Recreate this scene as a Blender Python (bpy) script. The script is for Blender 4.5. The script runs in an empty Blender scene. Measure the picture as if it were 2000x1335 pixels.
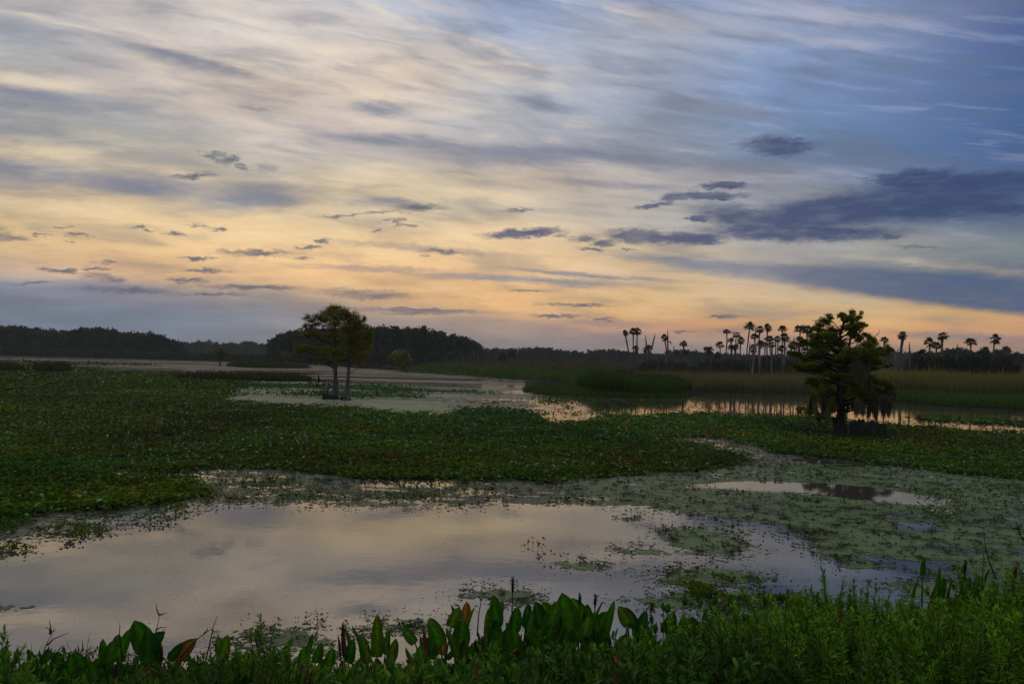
import bpy, math, random
import numpy as np
from mathutils import Vector

# ------------------------------------------------------------------ camera
random.seed(7)
RNG = np.random.default_rng(11)
R_ = math.radians
scene = bpy.context.scene
C = scene.collection
CAM_H = 2.5
FPX = 1555.6                     # focal length in photo pixels (28 mm)
PITCH, ROLL = R_(1.38), R_(1.5)
F = np.array([0, math.cos(PITCH), math.sin(PITCH)])
U0 = np.array([0, -math.sin(PITCH), math.cos(PITCH)])
R0 = np.array([1.0, 0, 0])
RT = R0 * math.cos(ROLL) + U0 * math.sin(ROLL)
UP = U0 * math.cos(ROLL) - R0 * math.sin(ROLL)
O = np.array([0, 0, CAM_H])

cam_d = bpy.data.cameras.new('camera')
cam_d.lens = 28; cam_d.sensor_width = 36
cam_d.clip_start = 0.05; cam_d.clip_end = 6000
cam = bpy.data.objects.new('camera', cam_d)
C.objects.link(cam)
from mathutils import Matrix
m = Matrix(((RT[0], UP[0], -F[0], 0), (RT[1], UP[1], -F[1], 0), (RT[2], UP[2], -F[2], CAM_H), (0, 0, 0, 1)))
cam.matrix_world = m
scene.camera = cam

scene.view_settings.view_transform = 'Standard'
scene.view_settings.look = 'None'
scene.view_settings.exposure = 0
scene.view_settings.gamma = 1
scene.cycles.max_bounces = 6
scene.cycles.diffuse_bounces = 2
scene.cycles.glossy_bounces = 3
scene.cycles.transmission_bounces = 3
scene.cycles.transparent_max_bounces = 8
scene.cycles.volume_bounces = 0
scene.cycles.caustics_reflective = False
scene.cycles.caustics_refractive = False
scene.cycles.use_denoising = True
scene.cycles.sample_clamp_indirect = 4

def ray(px, py):
    d = F + RT * ((px - 1000) / FPX) + UP * ((667.5 - py) / FPX)
    return d / np.linalg.norm(d)
def ground(px, py, z=0.0):
    d = ray(px, py)
    t = (z - CAM_H) / d[2]
    return O + d * t
def at(px, py, Y):
    """point of the sight line through a photo pixel that is Y metres ahead"""
    d = ray(px, py)
    return O + d * (Y / d[1])
def dist_of(px, py):
    return ground(px, py)[1]
def azel(px, py):
    d = ray(px, py)
    return math.degrees(math.atan2(d[0], d[1])), math.degrees(math.asin(d[2]))
def inv_azel(az, el):
    a, e = R_(az), R_(el)
    d = np.array([math.sin(a) * math.cos(e), math.cos(a) * math.cos(e), math.sin(e)])
    k = d @ F
    return 1000 + FPX * (d @ RT) / k, 667.5 - FPX * (d @ UP) / k
def lin(c):
    return tuple((v / 255 / 12.92) if v / 255 <= 0.04045 else ((v / 255 + 0.055) / 1.055) ** 2.4 for v in c)

# ------------------------------------------------------------------ sky
SKY_X = [0, 250, 500, 750, 1000, 1250, 1500, 1750, 2000]
SKY_Y = [0, 60, 120, 180, 240, 300, 360, 420, 480, 540, 600, 640, 680]
SKY = [
 [(184,180,182),(190,183,182),(196,188,186),(178,180,192),(140,155,190),(146,158,192),(150,158,188),(122,138,176),(92,108,152)],
 [(170,174,184),(190,183,180),(200,192,186),(192,186,184),(152,162,190),(172,172,186),(158,164,188),(136,146,178),(84,103,152)],
 [(176,176,176),(180,173,173),(198,187,180),(206,194,184),(180,178,188),(165,169,190),(135,153,190),(114,134,174),(82,103,150)],
 [(196,184,166),(184,174,168),(194,182,172),(206,191,178),(182,179,184),(160,163,185),(126,146,186),(108,129,172),(78,104,154)],
 [(150,156,172),(160,162,168),(186,175,170),(192,180,174),(168,168,176),(152,157,176),(120,142,178),(102,126,170),(76,103,152)],
 [(190,178,158),(188,180,166),(188,181,170),(178,170,168),(168,164,168),(152,153,168),(112,132,166),(94,118,160),(74,98,148)],
 [(170,158,150),(175,163,152),(176,166,156),(208,194,166),(198,184,168),(178,169,163),(152,150,160),(112,126,156),(88,106,144)],
 [(216,190,150),(220,196,150),(210,190,152),(206,190,160),(196,185,164),(176,172,164),(150,152,158),(112,122,146),(96,110,138)],
 [(210,182,144),(225,192,144),(230,197,146),(228,197,150),(220,192,150),(198,182,154),(168,162,154),(160,160,152),(130,138,144)],
 [(152,142,146),(205,168,132),(212,178,136),(224,186,134),(217,183,140),(206,180,142),(188,170,144),(158,153,142),(126,130,138)],
 [(124,129,146),(122,130,146),(132,135,148),(190,162,134),(224,180,128),(216,181,133),(208,178,136),(206,174,128),(188,158,118)],
 [(118,127,142),(119,129,144),(124,131,144),(130,133,143),(152,142,140),(202,152,122),(210,160,120),(214,165,116),(200,154,112)],
 [(114,122,136),(116,124,138),(118,126,138),(122,127,137),(124,127,138),(126,128,138),(150,135,132),(160,136,126),(158,132,120)],
]
for _j in range(6):
    for _i, _g in ((1, 1.03), (2, 1.06), (3, 1.06), (4, 1.04)):
        SKY[_j][_i] = tuple(v * _g for v in SKY[_j][_i])
for _j in (7, 8, 9):
    for _i in range(1, 7):
        SKY[_j][_i] = tuple(v * g for v, g in zip(SKY[_j][_i], (1.035, 1.035, 1.06)))
for _j in range(9):
    SKY[_j][8] = tuple(v * .98 for v in SKY[_j][8]); SKY[_j][7] = tuple(v * .99 for v in SKY[_j][7])
SKY[10][:3] = [(116,127,148), (114,128,149), (124,133,150)]
SKY[11][:4] = [(112,126,146), (112,127,147), (116,129,147), (124,131,145)]
SKY[12][:6] = [(110,123,141), (110,124,142), (113,125,142), (116,126,141), (119,126,139), (123,127,138)]
for _row in SKY:
    for _i, (r_, g_, b_) in enumerate(_row):
        if b_ > r_ + 2: _row[_i] = (r_ * .98, g_ * 1.0, b_ * .99)
        elif r_ > b_ + 22: _row[_i] = (r_ * 1.015, g_ * 1.0, b_ * .97)
        else: _row[_i] = (r_, g_, b_)
def sky_col(px, py):
    px = min(max(px, 0), 1999.9); py = min(max(py, 0), 679.9)
    i = max(k for k in range(len(SKY_X) - 1) if SKY_X[k] <= px)
    j = max(k for k in range(len(SKY_Y) - 1) if SKY_Y[k] <= py)
    fx = (px - SKY_X[i]) / (SKY_X[i + 1] - SKY_X[i]); fy = (py - SKY_Y[j]) / (SKY_Y[j + 1] - SKY_Y[j])
    a = [np.array(lin(SKY[jj][ii])) for jj, ii in ((j, i), (j, i + 1), (j + 1, i), (j + 1, i + 1))]
    return (a[0] * (1 - fx) + a[1] * fx) * (1 - fy) + (a[2] * (1 - fx) + a[3] * fx) * fy

world = bpy.data.worlds.new('World')
scene.world = world
world.use_nodes = True
wn, wl = world.node_tree.nodes, world.node_tree.links
wn.clear()
def val(x, sock):
    if isinstance(x, (int, float)): sock.default_value = x
    elif isinstance(x, tuple): sock.default_value = x
    else: wl.new(x, sock)
def M(op, a, b=0.0, c=0.0, clamp=False):
    n = wn.new('ShaderNodeMath'); n.operation = op; n.use_clamp = clamp
    val(a, n.inputs[0]); val(b, n.inputs[1]); val(c, n.inputs[2]); return n.outputs[0]
def V(op, a, b=(0, 0, 0)):
    n = wn.new('ShaderNodeVectorMath'); n.operation = op
    val(a, n.inputs[0]); val(b, n.inputs[1]); return n
def smooth(x, a, b):
    n = wn.new('ShaderNodeMapRange'); n.interpolation_type = 'SMOOTHSTEP'
    val(x, n.inputs[0]); n.inputs[1].default_value = a; n.inputs[2].default_value = b; return n.outputs[0]
def mixc(f, a, b):
    n = wn.new('ShaderNodeMix'); n.data_type = 'RGBA'
    val(f, n.inputs[0])
    for x, s in ((a, n.inputs[6]), (b, n.inputs[7])):
        if isinstance(x, tuple): s.default_value = (*x, 1) if len(x) == 3 else x
        else: wl.new(x, s)
    return n.outputs[2]
def noise(vec, scale, detail=4, rough=0.55):
    n = wn.new('ShaderNodeTexNoise'); n.inputs['Scale'].default_value = scale
    n.inputs['Detail'].default_value = detail; n.inputs['Roughness'].default_value = rough
    wl.new(vec, n.inputs['Vector']); return n
tc = wn.new('ShaderNodeTexCoord')
sep = wn.new('ShaderNodeSeparateXYZ'); wl.new(tc.outputs['Generated'], sep.inputs[0])
az = M('MULTIPLY', M('ARCTAN2', sep.outputs[0], sep.outputs[1]), 57.29578)
el = M('MULTIPLY', M('ARCSINE', sep.outputs[2]), 57.29578)
comb = wn.new('ShaderNodeCombineXYZ'); comb.inputs[2].default_value = 1.0; wl.new(az, comb.inputs[0]); wl.new(el, comb.inputs[1])
P0 = comb.outputs[0]
# high ice cloud drifts down to the right, more steeply higher up
caz = M('MAXIMUM', M('COSINE', M('MULTIPLY', az, 0.0174533)), 0.4)
elp = M('ADD', M('DIVIDE', el, caz), M('MULTIPLY', az, M('MULTIPLY', el, 0.0072)))
cst = wn.new('ShaderNodeCombineXYZ'); wl.new(M('MULTIPLY', az, 0.075), cst.inputs[0]); wl.new(M('MULTIPLY', elp, 0.42), cst.inputs[1])
PS = cst.outputs[0]
nbig = noise(PS, 1.0, 5, 0.6)
nfine = noise(PS, 1.9, 6, 0.58); nfine.inputs['Distortion'].default_value = 0.35
# coarse warp of the gradient coordinates
warp = V('SUBTRACT', nbig.outputs['Color'], (0.5, 0.5, 0.5)).outputs[0]
warp = V('MULTIPLY', warp, (9.0, 2.6, 0)).outputs[0]
Pw = V('ADD', P0, warp).outputs[0]
sw = wn.new('ShaderNodeSeparateXYZ'); wl.new(Pw, sw.inputs[0])
EL0, EL1 = -1.0, 28.0
t = M('DIVIDE', M('SUBTRACT', sw.outputs[1], EL0), EL1 - EL0, clamp=True)
AZS = [azel(x, 350)[0] for x in SKY_X]
col = None
for k, a in enumerate(AZS):
    rp = wn.new('ShaderNodeValToRGB'); cr = rp.color_ramp; cr.interpolation = 'LINEAR'
    NS = 24
    for i in range(NS):
        p = i / (NS - 1)
        e = cr.elements[0] if i == 0 else (cr.elements[1] if i == 1 else cr.elements.new(p))
        e.position = p
    for i, e in enumerate(sorted(cr.elements, key=lambda e: e.position)):
        elv = EL0 + (EL1 - EL0) * i / (NS - 1)
        px, py = inv_azel(a, elv)
        e.color = (*sky_col(px, py), 1)
    wl.new(t, rp.inputs[0])
    if col is None: col = rp.outputs[0]
    else:
        f = M('DIVIDE', M('SUBTRACT', sw.outputs[0], AZS[k - 1]), a - AZS[k - 1], clamp=True)
        col = mixc(f, col, rp.outputs[0])
# the sky outside the picture: unseen, brightened to neutral grey to light the plants
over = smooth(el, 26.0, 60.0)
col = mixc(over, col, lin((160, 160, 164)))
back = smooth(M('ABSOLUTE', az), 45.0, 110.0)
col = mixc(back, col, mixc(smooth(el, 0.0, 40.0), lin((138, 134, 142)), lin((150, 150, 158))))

# individual clouds: each an ellipse in azimuth/elevation, ragged by noise
wfine = noise(V('MULTIPLY', P0, (0.6, 1.7, 0)).outputs[0], 1.8, 7, 0.7)
wf = V('MULTIPLY', V('SUBTRACT', wfine.outputs['Color'], (0.5, 0.5, 0.5)).outputs[0], (3.6, 0.95, 0)).outputs[0]
Pf = V('ADD', P0, wf).outputs[0]
wsoft = V('MULTIPLY', V('SUBTRACT', nbig.outputs['Color'], (0.5, 0.5, 0.5)).outputs[0], (12.0, 2.0, 0)).outputs[0]
Pq = V('ADD', V('ADD', P0, wsoft).outputs[0], V('MULTIPLY', wf, (0.6, 0.5, 0)).outputs[0]).outputs[0]
def feature(vec, x1, y1, x2, y2, hh):
    a1, e1 = azel(x1, y1); a2, e2 = azel(x2, y2)
    ac, ec = azel((x1 + x2) / 2, (y1 + y2) / 2)
    _, eh = azel((x1 + x2) / 2, (y1 + y2) / 2 - hh)
    th = math.atan2(e2 - e1, a2 - a1); sx_ = max(0.3, math.hypot(a2 - a1, e2 - e1) / 2); sy_ = max(abs(eh - ec), 0.05)
    ax, ay = math.cos(th) / sx_, math.sin(th) / sx_; bx, by = -math.sin(th) / sy_, math.cos(th) / sy_
    d1 = V('DOT_PRODUCT', vec, (ax, ay, -(ax * ac + ay * ec))).outputs['Value']
    d2 = V('DOT_PRODUCT', vec, (bx, by, -(bx * ac + by * ec))).outputs['Value']
    return M('MULTIPLY_ADD', d1, d1, M('MULTIPLY', d2, d2))
def group(vec, feats):
    g = None
    for f in feats:
        d = feature(vec, *f)
        g = d if g is None else M('MINIMUM', g, d)
    return M('SQRT', g)
SOFT = [(-120,178,280,215,22),(-120,312,200,348,26),(150,352,430,372,22),(410,382,570,388,26),(240,95,430,140,20),
        (780,290,1330,315,20),(600,262,900,282,12),(1030,195,1170,212,16),(690,212,860,218,14),(1280,195,1500,220,18),
        (640,385,820,402,10),(1100,305,1480,330,16),(820,545,1230,552,7),(1180,500,1600,535,13),(980,520,1300,545,6),(-150,560,420,580,22)]
LIGHT = [(-40,8,120,36,6),(80,32,290,82,7),(240,68,400,115,14),(340,102,480,132,7),(450,126,560,156,6),(540,152,740,168,6),
         (690,-10,870,64,15),(840,52,1000,116,9),(580,105,740,140,30),(880,125,1110,138,12),(1160,10,1350,66,20),
         (1480,8,1800,58,16),(1520,82,1700,98,12),(-60,150,220,180,16),(-60,282,270,312,15),(240,316,410,352,11),
         (540,338,760,374,13),(-60,392,320,410,12),(1680,500,2100,540,9),(300,452,700,470,10),(880,372,1060,400,10)]
SMALL = [(758,408,868,404,8),(700,416,780,412,3.5),(625,424,712,417,3.5),(746,431,770,428,3),(770,441,788,428,6),(783,440,810,440,3),(726,451,746,451,3),
         (986,410,1040,409,4.5),(1088,462,1113,459,5),(1116,466,1168,466,5),(1158,477,1206,472,7),
         (1214,487,1234,487,3),(1128,483,1172,489,3),(393,300,442,305,7),(428,318,472,306,8),(460,322,488,331,5),(342,345,416,340,6),
         (428,493,578,494,6.5),(572,503,608,505,2.5),(583,484,622,484,3.5),(618,473,647,471,4),(823,488,872,490,3.5),(855,492,893,493,4.5),
         (824,501,836,500,3),(260,443,287,443,3),(278,448,306,451,3),(320,455,364,458,3.8),(368,440,412,444,3),(413,450,445,447,4.5),
         (62,455,97,460,2.8),(131,458,177,459,3.8),(-40,438,12,450,7),(-40,462,44,467,9),(106,442,136,443,2),(126,471,148,477,3),
         (188,510,224,513,3.5),(168,525,217,523,3.5),(162,537,242,545,7.5),(78,525,152,532,5),(353,505,422,504,2.5),(363,527,450,528,4),
         (333,545,402,548,5),(398,560,592,562,5),(620,571,800,578,9),(155,562,332,570,7),(28,552,102,552,3),(360,573,472,574,3),
         (722,603,925,609,4),(750,612,885,613,3),(998,568,1068,568,2.2),(1053,594,1204,597,2.6),(1038,617,1142,617,4),(1168,623,1202,624,3),
         (1380,618,1445,617,4),(1312,645,1358,648,2.6),(1398,647,1440,650,2.2),(1720,461,1765,463,5),(1755,480,1832,484,3)]
BIG = [(963,459,1078,452,7),(1203,458,1300,465,11),(1290,464,1405,466,9),(1247,405,1312,398,4),(1298,391,1345,380,8),(1330,383,1440,382,6),(1375,362,1450,362,6),
       (1348,425,1384,427,8),(1385,418,1560,445,20),(1400,452,1700,456,14),(1490,428,1760,400,27),(1640,402,1970,388,30),
       (1720,356,1860,346,17),(1790,362,2140,350,18),(1850,402,2100,412,10),(1466,283,1572,288,14)]
WEDGE = [(1330,515,2670,645,36),(1850,425,2400,440,22)]
HAZY = [(455,205,520,216,5),(500,325,545,332,10),(1390,360,1500,368,8),(30,588,210,592,8),(280,590,460,600,10),(1700,650,2100,664,6),
        (1100,628,1300,636,8),(600,600,1000,612,5),(640,470,1000,500,7),(560,520,900,530,6),(1060,350,1300,368,8)]
def density(g, lo, hi, s):
    return M('MULTIPLY', M('SUBTRACT', 1.0, smooth(g, lo, hi)), s)
nin = noise(V('MULTIPLY', P0, (0.35, 1.5, 0)).outputs[0], 1.1, 6, 0.62)
body = M('ADD', 0.42, M('MULTIPLY', smooth(nin.outputs['Fac'], 0.28, 0.58), 0.58))
col = mixc(density(group(Pq, SOFT), 0.15, 1.6, 0.85), col, lin((124, 131, 149)))
col = mixc(density(group(Pq, LIGHT), 0.1, 1.6, 0.62), col, mixc(smooth(el, 4, 22), lin((236, 208, 160)), mixc(smooth(az, 0, 20), lin((222, 208, 194)), lin((176, 176, 194)))))
# streaks
st = M('SUBTRACT', nfine.outputs['Fac'], 0.5)
gain = M('ADD', 1.0, M('ADD', M('MULTIPLY', st, 0.58), M('MULTIPLY', M('SUBTRACT', nbig.outputs['Fac'], 0.5), 0.8)))
vm = wn.new('ShaderNodeVectorMath'); vm.operation = 'SCALE'; wl.new(col, vm.inputs[0]); wl.new(gain, vm.inputs[3])
col = vm.outputs[0]
col = mixc(M('MULTIPLY', smooth(nfine.outputs['Fac'], 0.52, 0.32), 0.30), col, lin((114, 126, 148)))
col = mixc(M('MULTIPLY', M('MULTIPLY', smooth(nfine.outputs['Fac'], 0.52, 0.72), 0.30), smooth(el, 2.0, 6.0)), col, mixc(smooth(az, -2, 22), lin((238, 216, 180)), lin((176, 180, 200))))
WEDGEC = mixc(smooth(az, 10, 30), lin((118, 124, 140)), lin((80, 99, 128)))
Pm = V('ADD', P0, V('MULTIPLY', wf, (0.5, 0.35, 0)).outputs[0]).outputs[0]
col = mixc(M('MULTIPLY', density(group(Pm, [(1350,500,2650,600,52)]), 0.35, 1.3, 0.6), body), col, WEDGEC)
col = mixc(M('MULTIPLY', density(group(Pm, WEDGE[:1]), 0.70, 1.18, 1.0), M('ADD', 0.72, M('MULTIPLY', body, 0.24))), col, mixc(smooth(az, 10, 30), lin((120, 124, 140)), lin((78, 97, 128))))
col = mixc(density(group(Pf, WEDGE[1:]), 0.5, 1.3, 0.6), col, lin((84, 98, 128)))
col = mixc(density(group(Pf, HAZY), 0.3, 1.5, 0.42), col, lin((112, 114, 138)))
col = mixc(M('MULTIPLY', density(group(Pf, SMALL), 0.25, 1.55, 0.92), body), col, lin((88, 97, 117)))
col = mixc(M('MULTIPLY', density(group(Pf, BIG), 0.7, 1.8, 1.0), M('ADD', M('MULTIPLY', body, 0.5), 0.5)), col, mixc(smooth(az, 8, 28), lin((88, 95, 122)), lin((58, 75, 112))))
sky = wn.new('ShaderNodeTexSky'); sky.sky_type = 'NISHITA'; sky.sun_disc = False
sky.sun_elevation = R_(1.5); sky.sun_rotation = R_(-8)
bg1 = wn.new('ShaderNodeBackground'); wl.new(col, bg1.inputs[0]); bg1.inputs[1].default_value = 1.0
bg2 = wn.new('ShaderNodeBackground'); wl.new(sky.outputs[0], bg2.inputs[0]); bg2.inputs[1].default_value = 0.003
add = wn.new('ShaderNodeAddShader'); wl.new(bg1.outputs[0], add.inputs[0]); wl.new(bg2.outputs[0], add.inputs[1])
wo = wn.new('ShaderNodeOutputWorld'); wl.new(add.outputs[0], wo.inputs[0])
world.cycles.sampling_method = 'MANUAL'; world.cycles.sample_map_resolution = 512

sun_d = bpy.data.lights.new('sun', 'SUN'); sun_d.energy = 0.12; sun_d.angle = R_(25); sun_d.color = (1, 0.78, 0.55)
sun = bpy.data.objects.new('sun', sun_d); C.objects.link(sun)
sun.rotation_euler = (R_(90 - 4), 0, R_(180 - 8)); sun.visible_glossy = False

# ------------------------------------------------------------------ helpers
def tag(o, label=None, cat=None, group=None, kind=None):
    if label: o['label'] = label
    if cat: o['category'] = cat
    if group: o['group'] = group
    if kind: o['kind'] = kind
    return o
def empty(name, loc):
    o = bpy.data.objects.new(name, None); C.objects.link(o); o.location = loc; o.empty_display_size = 0.2
    return o

class MB:
    """collects quads and triangles with a colour per vertex, builds one mesh object"""
    def __init__(s): s.v = []; s.q = []; s.t = []; s.c = []; s.n = 0
    def add(s, v, q=None, t=None, c=(0.1, 0.1, 0.1)):
        v = np.asarray(v, float).reshape(-1, 3)
        c = np.asarray(c, float)
        if c.ndim == 1: c = np.tile(c, (len(v), 1))
        s.v.append(v); s.c.append(c)
        if q is not None and len(q): s.q.append(np.asarray(q, int).reshape(-1, 4) + s.n)
        if t is not None and len(t): s.t.append(np.asarray(t, int).reshape(-1, 3) + s.n)
        s.n += len(v)
    def mesh(s, name, smooth_=False, origin=(0, 0, 0)):
        v = np.concatenate(s.v) - np.array(origin); c = np.concatenate(s.c)
        q = np.concatenate(s.q) if s.q else np.zeros((0, 4), int)
        t = np.concatenate(s.t) if s.t else np.zeros((0, 3), int)
        me = bpy.data.meshes.new(name)
        me.vertices.add(len(v)); me.vertices.foreach_set('co', v.astype(np.float32).ravel())
        nl = len(q) * 4 + len(t) * 3
        me.loops.add(nl)
        me.loops.foreach_set('vertex_index', np.concatenate([q.ravel(), t.ravel()]).astype(np.int32))
        me.polygons.add(len(q) + len(t))
        st = np.concatenate([np.arange(len(q)) * 4, len(q) * 4 + np.arange(len(t)) * 3]).astype(np.int32)
        me.polygons.foreach_set('loop_start', st)
        if smooth_: me.polygons.foreach_set('use_smooth', np.ones(len(q) + len(t), bool))
        a = me.color_attributes.new('col', 'FLOAT_COLOR', 'POINT')
        a.data.foreach_set('color', np.concatenate([c, np.ones((len(c), 1))], 1).astype(np.float32).ravel())
        me.update(calc_edges=True)
        return me
    def build(s, name, mat, parent=None, origin=(0, 0, 0), smooth_=False):
        me = s.mesh(name, smooth_, origin)
        me.materials.append(mat)
        o = bpy.data.objects.new(name, me); C.objects.link(o)
        if parent is not None: o.parent = parent
        else: o.location = origin
        return o

def norm(a): return a / np.maximum(np.linalg.norm(a, axis=-1, keepdims=True), 1e-9)
def leaf_quads(mb, P, D, W, L, Wd, col, mid=0.45):
    """kite-shaped leaves: base P, axis D, side W"""
    L = L[:, None]; Wd = Wd[:, None]
    N = np.cross(D, W)
    a = P; b = P + D * L * mid + W * Wd * .5 + N * Wd * .15; c = P + D * L; d = P + D * L * mid - W * Wd * .5 + N * Wd * .15
    v = np.stack([a, b, c, d], 1).reshape(-1, 3)
    q = np.arange(len(P) * 4).reshape(-1, 4)
    mb.add(v, q=q, c=np.repeat(col, 4, 0))
def blades(mb, P, H, Wd, lean, col, tipcol=None):
    """grass or reed blades: a bent two-step blade each"""
    n = len(P)
    a = RNG.uniform(0, 2 * np.pi, n)
    S = np.stack([np.cos(a), np.sin(a), np.zeros(n)], 1)
    b = RNG.uniform(0, 2 * np.pi, n)
    Ln = np.stack([np.cos(b), np.sin(b), np.zeros(n)], 1) * (lean * H * RNG.uniform(.2, 1, n))[:, None]
    up = np.array([0, 0, 1.0])
    w = Wd[:, None]; h = H[:, None]
    v = np.stack([P - S * w * .5, P + S * w * .5, P + up * h * .6 + Ln * .35 + S * w * .4, P + up * h * .6 + Ln * .35 - S * w * .4,
                  P + up * h + Ln], 1).reshape(-1, 3)
    base = np.arange(n)[:, None] * 5
    c = np.repeat(col[:, None, :], 5, 1)
    if tipcol is not None: c[:, 4] = tipcol; c[:, 2:4] = c[:, 2:4] * .5 + tipcol[:, None, :] * .5
    mb.add(v, q=base + np.array([0, 1, 2, 3]), t=base + np.array([3, 2, 4]), c=c.reshape(-1, 3))
def tube(mb, pts, rad, n=6, col=(0.1, 0.1, 0.1), flute=0.0, cap=True):
    pts = np.asarray(pts, float); k = len(pts)
    tan = norm(np.gradient(pts, axis=0))
    ref = np.array([0, 1.0, 0.02])
    A = norm(np.cross(tan, ref)); B = np.cross(tan, A)
    ang = np.arange(n) / n * 2 * np.pi
    r = np.asarray(rad, float)[:, None]
    rr = r * (1 + flute * np.cos(ang * 5 + 1)[None, :])
    v = pts[:, None, :] + A[:, None, :] * (np.cos(ang) * rr)[:, :, None] + B[:, None, :] * (np.sin(ang) * rr)[:, :, None]
    q = []
    for i in range(k - 1):
        for j in range(n):
            j2 = (j + 1) % n
            q.append((i * n + j, i * n + j2, (i + 1) * n + j2, (i + 1) * n + j))
    t = [( (k - 1) * n + j, (k - 1) * n + (j + 1) % n, k * n) for j in range(n)] if cap else []
    vv = np.concatenate([v.reshape(-1, 3), pts[-1:] + tan[-1:] * r[-1] * .3])
    mb.add(vv, q=q, t=t, c=col)
def pick(n, cols, w=None, jit=0.25):
    cols = np.array(cols); w = None if w is None else np.array(w) / np.sum(w)
    c = cols[RNG.choice(len(cols), n, p=w)]
    return c * RNG.uniform(1 - jit, 1 + jit, (n, 1))
def inpoly(x, y, poly):
    r = np.zeros(len(x), bool); n = len(poly); j = n - 1
    for i in range(n):
        xi, yi = poly[i]; xj, yj = poly[j]
        if yi != yj:
            r ^= ((yi > y) != (yj > y)) & (x < (xj - xi) * (y - yi) / (yj - yi) + xi)
        j = i
    return r
def wpoly(pp, z=0.0):
    """photo outline on the ground as a world outline; long edges subdivided"""
    out = []
    for i in range(len(pp)):
        a, b = pp[i], pp[(i + 1) % len(pp)]
        n = max(1, int(math.hypot(b[0] - a[0], b[1] - a[1]) / 120))
        for k in range(n):
            g = ground(a[0] + (b[0] - a[0]) * k / n, a[1] + (b[1] - a[1]) * k / n, z)
            out.append((g[0], g[1]))
    return out
def vnoise(x, y, s, seed=0):
    """cheap smooth value noise"""
    x = x * s + seed * 17.3; y = y * s + seed * 9.1
    xi = np.floor(x); yi = np.floor(y); fx = x - xi; fy = y - yi
    fx = fx * fx * (3 - 2 * fx); fy = fy * fy * (3 - 2 * fy)
    def h(a, b):
        v = np.sin(a * 127.1 + b * 311.7 + seed * 74.7) * 43758.5453
        return v - np.floor(v)
    return (h(xi, yi) * (1 - fx) + h(xi + 1, yi) * fx) * (1 - fy) + (h(xi, yi + 1) * (1 - fx) + h(xi + 1, yi + 1) * fx) * fy
def fbm(x, y, s, seed=0):
    return (vnoise(x, y, s, seed) * .5 + vnoise(x, y, s * 2.1, seed + 1) * .3 + vnoise(x, y, s * 4.3, seed + 2) * .2)
def scatter(n, d0, d1, ang=40, p=2.0):
    """ground points, thinning out with distance"""
    u = RNG.uniform(0, 1, n)
    e = 1 - p
    d = (d0 ** e + u * (d1 ** e - d0 ** e)) ** (1 / e)
    a = np.radians(RNG.uniform(-ang, ang, n))
    return d * np.tan(a), d

# ------------------------------------------------------------------ materials
def mat_new(name):
    mt = bpy.data.materials.new(name); mt.use_nodes = True
    nt = mt.node_tree; nt.nodes.clear()
    return mt, nt, nt.nodes.new('ShaderNodeOutputMaterial')
def foliage_mat(name, rough=0.5, spec=0.4, trans=0.3):
    mt, nt, out = mat_new(name)
    at_ = nt.nodes.new('ShaderNodeAttribute'); at_.attribute_name = 'col'
    p = nt.nodes.new('ShaderNodeBsdfPrincipled'); p.inputs['Roughness'].default_value = rough
    p.inputs['Specular IOR Level'].default_value = spec
    tcn = nt.nodes.new('ShaderNodeTexCoord'); ns = nt.nodes.new('ShaderNodeTexNoise'); ns.inputs['Scale'].default_value = 45; ns.inputs['Detail'].default_value = 4
    nt.links.new(tcn.outputs['Object'], ns.inputs['Vector'])
    mr = nt.nodes.new('ShaderNodeMapRange'); mr.inputs[1].default_value = .3; mr.inputs[2].default_value = .7; mr.inputs[3].default_value = .62; mr.inputs[4].default_value = 1.38
    nt.links.new(ns.outputs['Fac'], mr.inputs[0])
    vm = nt.nodes.new('ShaderNodeVectorMath'); vm.operation = 'SCALE'; nt.links.new(at_.outputs['Color'], vm.inputs[0]); nt.links.new(mr.outputs[0], vm.inputs[3])
    nt.links.new(vm.outputs[0], p.inputs['Base Color'])
    tr = nt.nodes.new('ShaderNodeBsdfTranslucent'); nt.links.new(vm.outputs[0], tr.inputs[0])
    mx = nt.nodes.new('ShaderNodeMixShader'); mx.inputs[0].default_value = trans
    nt.links.new(p.outputs[0], mx.inputs[1]); nt.links.new(tr.outputs[0], mx.inputs[2])
    nt.links.new(mx.outputs[0], out.inputs[0])
    return mt
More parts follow.
